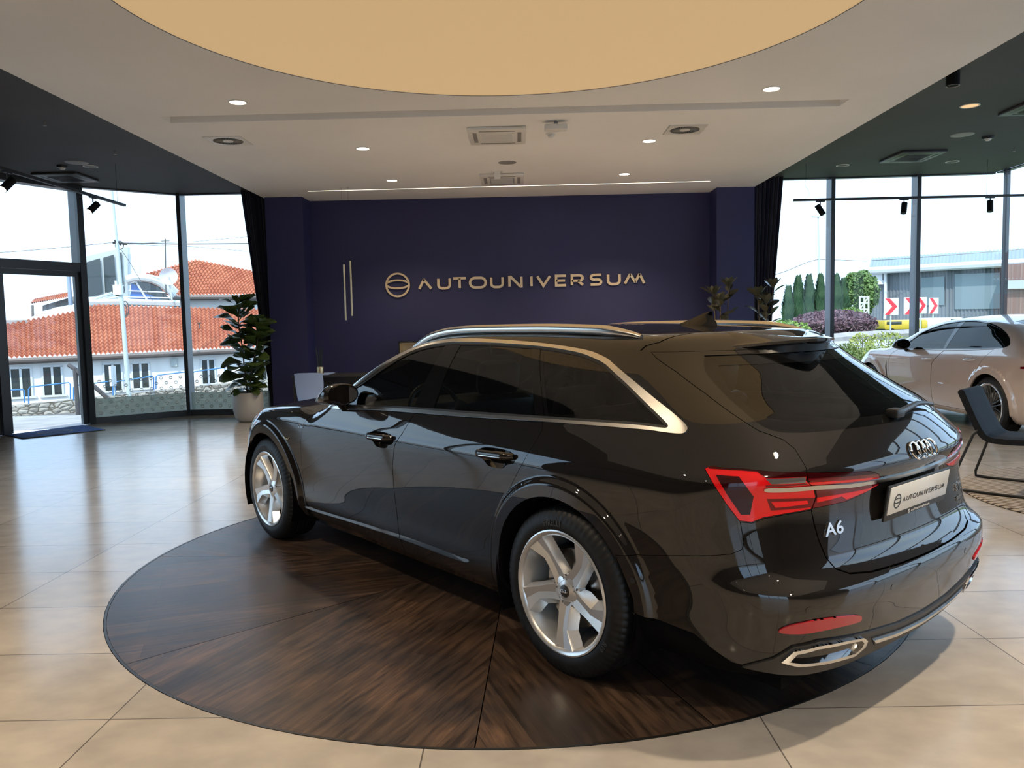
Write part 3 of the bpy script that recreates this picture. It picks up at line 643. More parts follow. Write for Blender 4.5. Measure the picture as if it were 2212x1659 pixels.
def belt(a,b,n=14): # lower chrome line between two x
    X=np.linspace(a,b,n); return [(x,float(np.interp(x,[-.4,.14,.72,1.09,1.5,1.86,2.02],[1.054,1.043,1.023,1.013,1.000,.979,.975])-.0015)) for x in X]
D1=[(2.05,.972),(2.20,.930),(2.266,.897),(2.336,.812),(2.385,.708),(2.415,.535),(2.425,.337),(2.425,.235)]+[(1.285,.235)]+seamB[::-1][1:-1]+belt(1.10,2.02)[0:]
D1=[(2.05,.972),(2.20,.930),(2.266,.897),(2.336,.812),(2.385,.708),(2.415,.535),(2.425,.337),(2.425,.235)]+seamB[::-1][:-1]+belt(1.11,2.0)
D2=seamB[1:]+seamR[::-1]+belt(.16,1.08)
ARC_R=arc2(0,.352,.402,-25,205)+[(-.40,.05),(.40,.05)]; ARC_F=arc2(2.924,.352,.392,-25,205)+[(2.53,.05),(3.31,.05)]
BUMP=[(-.33,.05),(-.395,.44),(-.37,.50),(-.335,.585),(-.485,.610),(-.631,.645),(-.765,.672),(-.797,.690),(-.803,.712),(-.792,.782),(-.828,.778),(-.863,.793),(-.931,.800),(-1.029,.806),(-1.038,.761),(-1.054,.70),(-1.078,.64),(-1.11,.598),(-1.16,.578),(-1.26,.568),(-1.45,.563),(UR,.561),(UR,.05)]
BB=[(-.402,.36),(-.41,.375),(-.65,.36),(-.77,.29),(-.87,.28),(-1.0,.262),(-1.2,.243),(UR,.232)]
BUMPER=[(-.415,.37)]+[(-.41,.43),(-.385,.485),(-.335,.585)]+BUMP[4:-1]+BB[::-1][:-1]
LAMP=[(-.687,.951),(-.700,.960),(-.807,.957),(-.926,.944),(-1.008,.938),(-1.004,.911),(-1.036,.880),(-1.045,.849),(-1.027,.808),(-.931,.802),(-.863,.795),(-.828,.780),(-.790,.784),(-.753,.839),(-.71,.913)]
TG=[(UR,.561),(-1.45,.563),(-1.26,.568),(-1.16,.578),(-1.11,.598),(-1.078,.64),(-1.054,.70),(-1.038,.761),(-1.028,.808),(-1.046,.849),(-1.037,.880),(-1.005,.911),(-1.009,.952),(-.99,1.008),(-.958,1.036),(-.905,1.056),(-.875,1.066),(-.79,1.118),(-.675,1.187),(-.531,1.259),(-.41,1.308),(-.36,1.335),(UR,1.335)]
GL=spline([(-.655,1.318),(-.668,1.262),(-.745,1.197),(-.83,1.130),(-.885,1.086),(-.935,1.064),(-1.031,1.054),(-1.263,1.055),(-1.5,1.058)],4,False).tolist()+[(UR,1.058),(UR,1.322),(-1.2,1.322)]
# --- shell
tU=np.linspace(-.35,UFR,120); up=[(u,float(z)) for u,z in zip(tU,ZT(tU))]
outer=[(UR,.19),(UR,1.335),(-.36,1.335)]+up+[(UFR,.19)]
SILL=[(.505,.05),(.505,.235),(2.425,.235),(2.425,.05)]
HL=spline([(3.17,.800),(3.35,.770),(3.6,.705),(3.95,.665),(3.98,.60),(3.6,.595),(3.32,.66),(3.17,.745)],3)
panel(EF,'body_shell',outer,[D1,D2,WO,ARC_R,ARC_F,BUMP,LAMP,TG,SILL,HL],'wall',.024,parent=car,side=2,rim=.02)
def rcs(x0,x1,z0):
    xm=(x0+x1)/2;return spline([(xm-.132,z0+.004),(xm-.10,z0+.028),(xm,z0+.034),(xm+.10,z0+.026),(xm+.132,z0-.002),(xm+.08,z0-.028),(xm+.045,z0-.050),(xm-.045,z0-.050),(xm-.08,z0-.030),(xm-.125,z0-.018)],4)
RC1=rcs(1.225,1.485,.862);RC2=rcs(.25,.508,.878)
g=.0022
dR=panel(EF,'rear_door',inset(D2,g),[RC2],'wall',.02,parent=car,side=2); dF=panel(EF,'front_door',inset(D1,g),[RC1],'wall',.02,parent=car,side=2)
bp=panel(EF,'rear_bumper',inset(BUMPER,g),(),'wall',.02,parent=car,side=0)
INL=[(-1.009,.937),(-1.289,.914),(-1.34,.898),(-1.368,.876),(-1.371,.856),(-1.289,.832),(-1.184,.814),(-1.030,.809),(-1.049,.849),(-1.040,.880),(-1.009,.911)]
tg=panel(EF,'tailgate',inset(TG,g),[GL,INL],'wall',.02,parent=car,side=0)
panel(EF,'side_sill',[(.45,.235-g),(2.44,.235-g),(2.44,.17),(.45,.17)],(),'wall',.03,parent=car,side=2,m='gloss_black',off=-.006)
panel(EF,'headlamp',inset(HL,.002),(),'wall',.03,parent=car,side=2,m='clear_lens')
# --- roof, windscreen, bonnet from above
rb=EF.wall([(u,z) for u,z in up if True]); rb=[(p[0],p[1]) for p in rb]
iF=[k for k,(u,z) in enumerate(up)]
topo=[(rb[0][0],0)]+rb+[(rb[-1][0],0)]
# rear limit of the roof follows the wall's upper edge round the back
rr_=EF.wall([(u,1.335) for u in np.linspace(UR,-.36,30)]); rr_=[(p[0],max(p[1],0)) for p in rr_]
topo=rr_+rb[1:]+[(rb[-1][0],0)]
WS=spline([(1.13,.0),(1.13,.25),(1.10,.54)],4,False).tolist()+[(1.45,.60),(1.75,.66),(2.02,.70)]+spline([(2.10,.70),(2.22,.45),(2.28,0)],4,False).tolist()
HOOD=[(2.34,0),(2.30,.40),(2.24,.66),(2.6,.71),(3.0,.715),(3.35,.68),(3.55,.60),(3.66,.40),(3.70,0)]
RS=[(-.285,0),(-.295,.3),(-.30,.48),(-.275,.62),(-.24,.66),(-.2,.8),(-1.2,.8),(-1.2,0)]
panel(EF,'roof',topo,[WS,HOOD,RS],'top',.03,parent=car,side=0)
panel(EF,'bonnet',inset([(x,y) for x,y in HOOD],.003),(),'top',.03,parent=car,side=0)
panel(EF,'windscreen',WS,(),'top',.04,off=-.004,m='car_glass',parent=car,side=0,rim=0)
k0=[(x,y) for x,y in rr_]+rb[1:14]+[(-.2,.8)]
panel(EF,'tailgate_top',[(-.291,0),(-.301,.3),(-.306,.48),(-.281,.62),(-.247,.66),(-.207,.8),(-1.2,.8),(-1.2,0)],(),'top',.024,parent=car,side=0,within=topo)
# --- glass and pillars
q0,q1=(.356,1.366),(.147,1.059); quarter=clip(WI,q1,q0,1); rest=clip(WI,q1,q0,-1)
r0,r1=(.399,1.349),(.201,1.057); f0,f1=(.951,1.367),(.955,1.04); g0,g1=(1.078,1.363),(1.13,1.02)
mid_=clip(rest,r1,r0,-1); cp_=clip(rest,r1,r0,1); rg_=clip(mid_,f1,f0,1); m2_=clip(mid_,f1,f0,-1); bp_=clip(m2_,g1,g0,1); fg_=clip(m2_,g1,g0,-1)
panel(EF,'quarter_window',quarter,(),'wall',.03,off=-.006,m='dark_glass',parent=car,side=2,rim=.003)
panel(EF,'rear_door_window',rg_,(),'wall',.03,off=-.006,m='car_glass',parent=car,side=2,rim=.003)
panel(EF,'front_door_window',fg_,(),'wall',.03,off=-.006,m='car_glass',parent=car,side=2,rim=.003)
panel(EF,'pillar_cover',cp_,(),'wall',.02,off=-.004,m='gloss_black',parent=car,side=2,rim=.01)
panel(EF,'pillar_cover',inset(clip(bp_,(1.03,1.4),(1.062,.98),1) if False else bp_,.0),(),'wall',.02,off=-.004,m='gloss_black',parent=car,side=2,rim=.01)
dentc=lambda v: .004*np.ones(len(v))
panel(EF,'window_trim',WO,[WI],'wall',.008,off=.0035,m='silver_trim',parent=car,side=2,rim=.012)
panel(EF,'window_seal',inset(WI,.0),[inset(WI,.011)],'wall',.01,off=-.002,m='black',parent=car,side=2,rim=.004)
panel(EF,'quarter_window_border',inset(quarter,.004),[inset(quarter,.022)],'wall',.014,off=-.0055,m='gloss_black',parent=car,side=2,rim=0)
glr=panel(EF,'rear_window',inset(GL,.001),(),'wall',.03,off=-.004,m='car_glass',parent=car,side=0,rim=0)
panel(EF,'rear_window_border',inset(GL,.001),[(GL_:=[(-.74,1.282),(-.79,1.195),(-.87,1.135),(-.93,1.105),(-1.03,1.092),(-1.263,1.088),(UR-.02,1.088),(UR-.02,1.282)])],'wall',.02,off=-.003,m='gloss_black',parent=car,side=0,rim=0)
# upper black spoiler underside + lip
sp=MB()
sx=lambda y:-.655+.36*abs(y/.58)**1.5
def srow(f,dz): return [(sx(y)+f,y,0) for y in ys]
ys=np.linspace(-.525,.525,41); tp=EF.top([(sx(y)+.16,y) for y in ys]); G=[]
edge=lambda y: 1.372-.055*abs(y/.62)**2.0
rows=[]
P0=[(sx(y)+.14,y,float(p[2])+.001) for y,p in zip(ys,EF.top([(sx(y)+.14,y) for y in ys]))]
P1=[(sx(y)+.085,y,float(a)*.5+.5*(edge(y)+.016)) for y,a in zip(ys,[p[2] for p in P0])]
P2=[(sx(y)+.035,y,edge(y)+.007) for y in ys]
P3=[(sx(y)+.002,y,edge(y)) for y in ys]; P4=[(sx(y)+.004,y,edge(y)-.011) for y in ys]; P5=[(sx(y)+.03,y,edge(y)-.022) for y in ys]
P6=[tuple(EF.wall([(-.1-math.atan2(-.1-(sx(y)+.07),abs(y)+1e-6),1.318)])[0]*np.array([1,1 if y>=0 else -1,1])) for y in ys]
sp.grid([P0,P1,P2,P3,P4,P5]); obj('roof_spoiler',sp,'paint',car,ang=30); obj('spoiler_underside',MB().grid([P5,P6]),'black',car)
# --- lining so that gaps read black, floor pan, wheel housings
panel(EF,'inner_lining',[(UR,.2),(UR,1.0),(-.9,1.0),(-.55,1.02),(.1,1.01),(1.9,.95),(2.4,.88),(3.2,.74),(UFR,.56),(UFR,.2)],[[(x,z) for x,z in arc2(0,.352,.43,-25,205)+[(-.45,.0),(.45,.0)]],[(x,z) for x,z in arc2(2.924,.352,.42,-25,205)+[(2.5,0),(3.35,0)]]],'wall',.06,off=-.022,m='lining',parent=car,side=2,rim=0)
for hx,rd in ((0,.412),(2.924,.402)):
    hb=MB();A=arc2(hx,.352,rd,-25,205,28);hb.grid([[(x,y_,z) for x,z in A] for y_ in (.925,.60)]);n=len(hb.v)
    hb.add([(x,.60,z) for x,z in A],[tuple(range(len(A)))]); both('wheel_housing',hb,'lining',car)
obj('underbody',MB().box((1.3,0,.24),(4.4,1.5,.08)),'lining',car)
# --- wheels
wl=put_wheel(car,0,.8025,.352,1); put_wheel(car,2.924,.8025,.352,1,proto=wl)
put_wheel(car,0,-.8025,.352,-1,proto=wl); put_wheel(car,2.924,-.8025,.352,-1,proto=wl)
for cx_ in (.13,3.05): both('brake_caliper',MB().box((cx_,.75,.40),(.09,.07,.17),bev=.015),'dark_metal',car)
# --- door handles: a bar over a dark recess
for nm,dr,x0,x1,z0 in (('front',dF,1.225,1.485,.862),('rear',dR,.25,.508,.878)):
    for sd,par in ((1,dr[0]),(-1,dr[1])):
        xm=(x0+x1)/2;nn=14;pts=[];rad=[]
        rc=RC1 if nm=='front' else RC2
        panel(EF,'handle_recess',rc,(),'wall',.010,m='paint',parent=par,side=sd,rim=0,dent=lambda v:-.030*np.clip(segdist(v,rc)/.028,0,1)**.8-.0015)
        h_=MB()
        for k in range(nn+1):
            t=k/nn;x=x0+(x1-x0)*t;e=math.sin(PI*t);P=EF.wall([(x,z0)])[0];pts.append((x,P[1]+.004+.020*min(1,e*2.2),z0+.010*(t-.5)*-1+.008));rad.append(.0100+.0050*min(1,e*2))
        h_.tube(pts,rad,n=12,flat=1.25,up=(0,0,1)); obj('door_handle',h_ if sd>0 else mir(h_),'paint',par)
        s_=MB();s_.tube([(p[0],p[1]+.0115,p[2]-.006) for p in pts[3:-3]],.0035,n=8,up=(0,0,1)); obj('handle_chrome',s_ if sd>0 else mir(s_),'chrome',par)
# lower door blades
BL=spline([(2.45,.300),(2.2,.325),(1.8,.362),(1.29,.394),(.95,.402),(.80,.392),(.70,.362),(.66,.330),(.80,.318),(1.29,.322),(1.9,.305),(2.3,.292)],4)
def bd_(v):
    zt=np.interp(v[:,0],[.66,.70,.80,.95,1.29,1.8,2.2,2.45],[.335,.362,.392,.402,.394,.362,.325,.300]);zb=np.interp(v[:,0],[.66,.8,1.29,1.9,2.3,2.45],[.325,.318,.322,.305,.292,.296]);t=np.clip((v[:,1]-zb)/np.maximum(zt-zb,.004),0,1);return .006-.022*t*np.clip((zt-zb)/.05,0,1)
for cutp,par in ((clip(BL,(1.284,0),(1.284,1),-1),dF),(clip(BL,(1.279,0),(1.279,1),1),dR)):
    for sd in (1,-1):
        panel(EF,'door_blade',cutp,(),'wall',.014,m='paint',parent=par[0 if sd>0 else 1],side=sd,rim=.006,dent=bd_)
# small badges on the wing
def on_wall(u,z,off=0): P=EF.wall([(u,z)]);n=EF.grad(P);return Vector(P[0]+n[0]*off),Vector(n[0])
def place_text(nm,body,size,c,nrm,right,m='chrome',depth=.003,par=None,bold=0,space=1.0,wide=1.0):
    me=text_mesh(body,size,depth,4,bold,space);n=Vector(nrm).normalized();r=(Vector(right)-Vector(right).dot(n)*n).normalized();u=n.cross(r)
    T=Matrix(((r.x*wide,u.x,n.x,c[0]),(r.y*wide,u.y,n.y,c[1]),(r.z*wide,u.z,n.z,c[2]),(0,0,0,1)));return add_me(nm,me,m,par or car,T)
c,n=on_wall(2.345,.838,.002);place_text('wing_badge','S line',.032,c,n,(-1,0,0))
c,n=on_wall(2.575,.742,.003);o=MB();o.tube([c+Vector((.045,0,.004)),c+Vector((.012,0,-.010)),c+Vector((0,0,-.004)),c+Vector((-.012,0,-.010)),c+Vector((-.04,0,.006))],.003,n=6);both('side_indicator',o,'gold',car)
# --- tail lamps
def lamp_set(sd):
    a=panel(EF,'tail_lamp',inset(LAMP,.002),(),'wall',.02,off=.001,m='red',parent=car,side=sd)
    W=lambda nm,P,m,off,h=.012,dent=None: panel(EF,nm,P,(),'wall',h,off=off,m=m,parent=a,side=sd,rim=.003,dent=dent)
    W('dark_chamber',[(-.722,.935),(-.790,.933),(-.832,.868),(-.822,.806),(-.795,.806),(-.756,.872)],'smoke_red',.0022)
    W('lamp_border',[(-.70,.957),(-.807,.9545),(-.926,.942),(-1.006,.936),(-1.003,.924),(-.87,.928),(-.845,.948),(-.80,.951),(-.70,.953)],'smoke_red',.0026)
    W('reversing_lens',[(-.868,.926),(-1.001,.922),(-1.000,.904),(-.885,.908)],'clear_lens',.0024)
    W('upper_bar',[(-.868,.905),(-1.004,.901),(-1.010,.897),(-.868,.899)],'dark_red',.0024)
    W('lower_lens',[(-.872,.858),(-1.040,.846),(-1.030,.815),(-.885,.818)],'dark_red',.0022)
    W('lower_bar',[(-.884,.848),(-1.010,.840),(-1.014,.828),(-.90,.826)],'red',.0034)
    b=panel(EF,'inner_tail_lamp',inset(INL,.002),(),'wall',.02,off=.001,m='dark_red',parent=car,side=sd)
    W2=lambda nm,P,m,off: panel(EF,nm,P,(),'wall',.012,off=off,m=m,parent=b,side=sd,rim=.003)
    W2('upper_bar',[(-1.012,.903),(-1.30,.888),(-1.355,.880),(-1.30,.8795),(-1.025,.893)],'red',.0022)
    W2('smoked_edge',[(-1.012,.934),(-1.289,.912),(-1.335,.898),(-1.012,.918)],'smoke_red',.0022)
    W2('lower_bar',[(-1.050,.845),(-1.30,.846),(-1.36,.853),(-1.29,.836),(-1.184,.822),(-1.16,.836),(-1.05,.828)],'red',.0022)
lamp_set(1);lamp_set(-1)
U_=np.linspace(-.862,UR,60);zc_=lambda u:float(np.interp(u,[UR,-1.37,-1.19,-1.04,-.93,-.862],[.868,.868,.872,.884,.886,.890]))
strip=[(u,zc_(u)+.0075*min(1,(abs(u)-.855)/.03+.25)) for u in U_]+[(u,zc_(u)-.0075*min(1,(abs(u)-.855)/.03+.25)) for u in U_[::-1]]
panel(EF,'light_strip_trim',strip,(),'wall',.012,off=.006,m='strip_metal',parent=car,side=0,rim=.008)
panel(EF,'bumper_reflector',spline([(-.895,.428),(-.925,.452),(-1.0,.464),(-1.10,.456),(-1.172,.441),(-1.188,.426),(-1.17,.416),(-1.06,.420),(-.95,.420)],3),(),'wall',.014,off=.006,m='reflector',parent=car,side=2,rim=.006)
# --- diffuser, exhaust trims, centre blade
SK=[(-.80,.285),(-.835,.305),(-.885,.330),(-.937,.374),(-1.02,.384),(-1.216,.360),(-1.45,.335),(UR,.328),(UR,.222),(-1.2,.230),(-1.0,.252),(-.87,.274)]
EX=[(-.905,.322),(-.938,.362),(-1.012,.371),(-1.13,.362),(-1.208,.350),(-1.236,.330),(-1.234,.305),(-1.19,.280),(-1.053,.290),(-.955,.302)]
panel(EF,'diffuser',SK,[EX],'wall',.014,off=.008,m='diffuser_black',parent=car,side=0,rim=.015) if M.setdefault('diffuser_black',mat('diffuser_black',(.022,.021,.020),.45)) else 0
panel(EF,'exhaust_trim',EX,[[(-.930,.323),(-.948,.350),(-1.014,.359),(-1.13,.351),(-1.20,.341),(-1.217,.327),(-1.212,.309),(-1.185,.294),(-1.053,.302),(-.965,.312)]],'wall',.008,off=.015,m='chrome',parent=car,side=2,rim=.020)
panel(EF,'exhaust_recess',EX,(),'wall',.02,off=-.022,m='matte_black',parent=car,side=2,rim=0)
panel(EF,'centre_trim',[(-1.262,.331),(-1.45,.312),(UR,.303),(UR,.250),(-1.45,.258),(-1.30,.290)],(),'wall',.014,off=.012,m='diffuser_black',parent=car,side=0,rim=.01)
panel(EF,'centre_trim_chrome',[(-1.272,.322),(-1.45,.303),(UR,.294),(UR,.281),(-1.45,.289),(-1.29,.305)],(),'wall',.010,off=.017,m='chrome',parent=car,side=0,rim=.008)
panel(EF,'side_sensor',disc((-.415,.503),.012,14),(),'wall',.01,off=.002,m='black',parent=car,side=2,rim=.003)
for u in (-.98,-1.35): panel(EF,'parking_sensor',disc((u,.50),.011,16),(),'wall',.01,off=.0012,m='paint',parent=car,side=2,rim=.002)
# --- rings, lettering, number plate
def ringm(c,n_,r,Rr,rt):
    n_=Vector(n_).normalized();a=Vector((0,1,0));a=(a-a.dot(n_)*n_).normalized();b=n_.cross(a);pts=[c+Rr*(math.cos(2*PI*k/36)*a+math.sin(2*PI*k/36)*b) for k in range(37)];return MB().tube(pts,rt,n=8,cap=False)
mb=MB()
for k in range(4):
    yy=.008+(k-1.5)*.0455;P=EF.wall([(-.1-math.atan2(.935,abs(yy)+1e-6),.953)])[0];n=EF.grad(np.array([P]))[0];q=ringm(Vector((P[0]+.0,yy,.953))+Vector(n)*.006,n,0,.0325,.0048);mb.add(q.v,q.f)
obj('ring_emblem',mb,'chrome',car)
P=EF.wall([(-1.122,.727)])[0];n=EF.grad(np.array([P]))[0]
place_text('model_lettering','A6',.062,P+n*.003,n,(0,-1,0),par=car,depth=.005,bold=.0012,wide=1.25,space=1.05)
P=EF.wall([(-1.112,.715)])[0]*np.array([1,-1,1]);n=EF.grad(np.array([P]))[0]
place_text('engine_lettering','50 TDI',.042,P+n*.003,n,(0,-1,0),par=car,depth=.004,bold=.0012)
P=EF.wall([(-1.13,.675)])[0]*np.array([1,-1,1]);n=EF.grad(np.array([P]))[0]
place_text('drive_lettering','quattro',.026,P+n*.003,n,(0,-1,0),par=car,depth=.003,bold=.0006)
pl=bpy.data.objects.new('number_plate',None);COL.objects.link(pl);pl.parent=car;pl.location=(-1.0285,.012,.783);pl.rotation_euler=(0,math.radians(-8.5),0)
pb=MB().box((0,0,-.002),(.010,.534,.136),bev=.004);obj('plate_holder',pb,'black',pl)
obj('plate_face',MB().box((-.0065,0,.008),(.004,.512,.104),bev=.0015),'plate',pl)
# AUTOUNIVERSUM lettering drawn stroke by stroke, and the planet emblem
def arcp(cx,cy,rx,ry,a0,a1,n=12): return [(cx+rx*math.cos(math.radians(a0+(a1-a0)*k/n)),cy+ry*math.sin(math.radians(a0+(a1-a0)*k/n))) for k in range(n+1)]
def ushape(w): return [[(0,1)]+arcp(.34,.34,.34,.34,180,270,8)+arcp(w-.34,.34,.34,.34,270,360,8)+[(w,1)]]
LET={'A':(1.0,[[(0,0),(.42,1)],[(.36,1),(1.0,0)]]),'U':(.95,ushape(.95)),'T':(1.05,[[(0,1),(1.05,1)],[(.525,1),(.525,0)]]),
 'O':(1.3,[arcp(.42,.5,.42,.5,90,270,14)+arcp(.88,.5,.42,.5,-90,90,14)+[(.42,1)]]),'N':(1.0,[[(0,0),(0,1),(.12,1),(.9,0),(1.0,0),(1.0,1)]]),
 'I':(.0,[[(0,0),(0,1)]]),'V':(1.05,[[(0,1),(.5,0),(1.05,1)]]),'E':(.82,[[(.82,1),(0,1),(0,0),(.82,0)],[(0,.5),(.74,.5)]]),
 'R':(.9,[[(0,0),(0,1),(.62,1)]+arcp(.62,.72,.28,.28,90,-90,8)+[(0,.44)],[(.5,.44),(.92,0)]]),
 'S':(.9,[[(.88,1),(.28,1)]+arcp(.28,.75,.25,.25,90,270,8)+[(.62,.5)]+arcp(.62,.25,.25,.25,90,-90,8)+[(.0,0)]]),
 'M':(1.6,[[(0,0),(.44,1)],[(.44,1),(.86,.12)],[(.86,.12),(1.22,1)],[(1.22,1),(1.6,0)]])}
def stroke(mb,pts,w,fn,d,z=0):
    P=[Vector(p) for p in pts];P=[p for i,p in enumerate(P) if i==0 or (p-P[i-1]).length>1e-5*max(1,w*10)];n=len(P);Lp=[];Rp=[]
    for i,p in enumerate(P):
        a=(P[i]-P[i-1]).normalized() if i else None;b=(P[i+1]-P[i]).normalized() if i<n-1 else None
        a=a or b;b=b or a;na=Vector((-a.y,a.x));nb=Vector((-b.y,b.x));m=(na+nb)
        if m.length<1e-4: m=na
        m.normalize();k=w/2/max(.35,m.dot(na));Lp.append(p+m*k);Rp.append(p-m*k)
    V=[fn(q.x,q.y,z) for q in Lp]+[fn(q.x,q.y,z) for q in Rp]+[fn(q.x,q.y,z+d) for q in Lp]+[fn(q.x,q.y,z+d) for q in Rp];F_=[]
    for i in range(n-1): F_+=[(i,i+1,n+i+1,n+i),(2*n+i,3*n+i,3*n+i+1,2*n+i+1),(i,2*n+i,2*n+i+1,i+1),(n+i,n+i+1,3*n+i+1,3*n+i)]
    F_+=[(0,n,3*n,2*n),(n-1,3*n-1,4*n-1,2*n-1)];mb.add(V,F_)
XPOS=[0,77,137,204,289,362,450,474,549,612,687,757,824]
def wordmark(fn,h,d,st=.205):
    """fn(x, y, z) places the lettering; h is the letter height; returns its mesh"""
    mb=MB()
    for ch,xp in zip('AUTOUNIVERSUM',XPOS):
        w_,S=LET[ch];xo=xp/48
        for s_ in S: stroke(mb,[((x+xo+st/2)*h,(st/2+y*(1-st))*h) for x,y in s_],st*h,fn,d)
    return mb
def emblem(mb,fn,r,d,w=.17):
    stroke(mb,[(r*(1-w/2)*math.cos(2*PI*k/48),r*(1-w/2)*math.sin(2*PI*k/48)) for k in range(49)],r*w,fn,d)
    for s_ in (1,-1):
        stroke(mb,[(x*r,r*(s_*(.06+.26*math.sqrt(max(0,1-(x/.86)**2)))+.10*s_*0+.06)) for x in np.linspace(-.84,.84,25)],r*.15,fn,d)
pf=lambda x,y,z:(-.0085-z,-x,y)
mb=wordmark(lambda x,y,z:(-.0085-z,.145-x,y-.010),.0196,.0012,st=.16);obj('plate_wordmark',mb,'ink',pl,ang=30)
mb=MB();emblem(mb,lambda x,y,z:(-.0085-z,.190-x,y+.001),.028,.0012);obj('plate_emblem',mb,'ink',pl)
mb=wordmark(lambda x,y,z:(-.0070-z,.050-x,y-.0625),.0085,.0008);obj('holder_wordmark',mb,'white_ink',pl)
mb=MB();emblem(mb,lambda x,y,z:(-.0070-z,.070-x,y-.058),.0085,.0008);obj('holder_emblem',mb,'white_ink',pl)
# --- roof rails, antenna, mirrors, wiper
pts=[];rad=[];n_=40
for k in range(n_+1):
    t=k/n_;x=-.19+1.70*t;e=min(1,math.sin(PI*min(1,max(0,t)))*2.6);yb=.628-.0*t;P=EF.top([(x,yb)])[0];zz=float(P[2]);pts.append((x,yb-.004,zz+.004+.018*min(1,e**.8)));rad.append(.010+.010*min(1,e*1.3))
rl=MB().tube(pts,rad,n=14,flat=1.15,up=(0,0,1)); both('roof_rail',rl,'silver_trim',car,ang=60)
fn_=MB();base=[(-.085,0),(-.05,.024),(0,.034),(.05,.026),(.13,.004),(.145,0),(.13,-.004),(.05,-.026),(0,-.034),(-.05,-.024)]
zr=float(EF.top([(-.03,0)])[0][2]);L0=[(-.03+x,y,zr-.004) for x,y in base];L1=[(-.035+x*.9,y*.8,zr+.012) for x,y in base];L2=[(-.045+x*.62,y*.42,zr+.028) for x,y in base];L3=[(-.062+x*.30,y*.22,zr+.050) for x,y in base];L4=[(-.078+x*.12,y*.12,zr+.064) for x,y in base]
fn_.grid([[r_[k] for r_ in (L0,L1,L2,L3,L4)] for k in list(range(10))+[0]]);fn_.add(L4,[tuple(range(10))]);obj('shark_fin_antenna',fn_,'gloss_black',car,ang=60)
def ell(c,rx,ry,rz,n=24,m=14,f=None):
    G=[]
    for i in range(m+1):
        ph=-PI/2+PI*i/m;G.append([tuple(Vector(c)+(f or (lambda v:v))(Vector((rx*math.cos(ph)*math.cos(2*PI*k/n),ry*math.cos(ph)*math.sin(2*PI*k/n),rz*math.sin(ph))))) for k in range(n)])
    return MB().grid(G,closed_u=True)
def msh(v):
    f=max(0,v.x/.135);x=v.x if v.x>0 else max(v.x,-.055)
    return Vector((x-.10*v.y,v.y*(1-.45*f)+.045*f,v.z*(1-.55*f)-.040*f))
mm=ell((1.735,.980,1.080),.165,.112,.062,f=lambda v:msh(Vector((v.x,v.y,math.copysign(abs(v.z)**.85*.068**.15,v.z)))))
mr=both('wing_mirror',mm,'paint',car,ang=50)
gl_=MB().grid([[(1.679-(y_)*.05*0-.0,.985+y_,1.078+z_) for y_ in (-.085,0,.085)] for z_ in (-.045,0,.045)])
ft=MB();ft.tube([(1.83,.885,.985),(1.80,.93,1.015),(1.76,.965,1.045)],[.03,.026,.03],n=12,flat=.6);both('mirror_foot',ft,'gloss_black',car,ang=60)
rim_=MB();rim_.tube([(1.688,.985+.10*math.cos(t),1.076+.052*math.sin(t)) for t in np.linspace(0,2*PI,25)],.005,n=6,cap=False);both('mirror_edge',rim_,'gloss_black',car)
mg=MB().add([(1.684,.985+.098*math.cos(t),1.076+.050*math.sin(t)) for t in np.linspace(0,2*PI,25)[:-1]],[tuple(range(24))]);both('mirror_glass',mg,'chrome',car)
wp=MB();c,n=on_wall(-1.60,1.075,.02);wp.box(c+Vector((.01,0,0)),(.05,.07,.035),bev=.01)
q=[on_wall(u,z,.018)[0] for u,z in ((-1.60,1.086),(-1.46,1.090),(-1.32,1.082),(-1.22,1.068))];q=[Vector((p.x,-p.y,p.z)) for p in q]
wp.tube([Vector((c.x,c.y,c.z))]+q[1:],[.014,.011,.008,.006],n=8);obj('rear_wiper',wp,'black',car)
# --- cabin
def seat(x,y,w=.50,bench=False):
    s=bpy.data.objects.new('seat',None);COL.objects.link(s);s.parent=car
    b=MB().box((x+.25,y,.52),(.52,w,.16),bev=.05);obj('seat_cushion',b,'leather',s)
    b=MB().box((x-.06,y,.80),(.14,w,.56),Matrix.Rotation(math.radians(-14),3,'Y'),bev=.055);obj('seat_back',b,'leather',s)
    for yy in ((y,) if not bench else (y-.38,y+.38)):
        b=MB().box((x-.15,yy,1.165),(.10,.27,.19),Matrix.Rotation(math.radians(-8),3,'Y'),bev=.045);obj('headrest',b,'leather',s)
        b=MB().cyl((x-.13,yy-.05,1.03),(x-.145,yy-.05,1.13),.006,n=8).cyl((x-.13,yy+.05,1.03),(x-.145,yy+.05,1.13),.006,n=8);obj('headrest_post',b,'chrome',s)
seat(1.20,.37);seat(1.20,-.37);seat(.30,0,1.30,True)
db=MB().box((1.93,0,.88),(.34,1.36,.22),bev=.08);obj('dashboard',db,'leather',car)
sw=MB().tube([(1.66+.06*math.sin(t),.37+.185*math.cos(t),.93+.165*math.sin(t)) for t in np.linspace(0,2*PI,33)],.014,n=8,cap=False).cyl((1.66,.37,.93),(1.82,.37,.88),.03).box((1.66,.37,.93),(.03,.30,.04),bev=.01);obj('steering_wheel',sw,'black',car)
obj('cabin_mirror',MB().box((1.42,0,1.30),(.03,.24,.065),bev=.015),'black',car)
obj('boot_cover',MB().add([(-.05,-.62,.96),(-.05,.62,.96),(-.78,.50,.97),(-.78,-.50,.97)],[(0,1,2,3)]),'lining',car)
obj('cabin_floor',MB().box((.9,0,.36),(3.0,1.5,.06)),'lining',car)
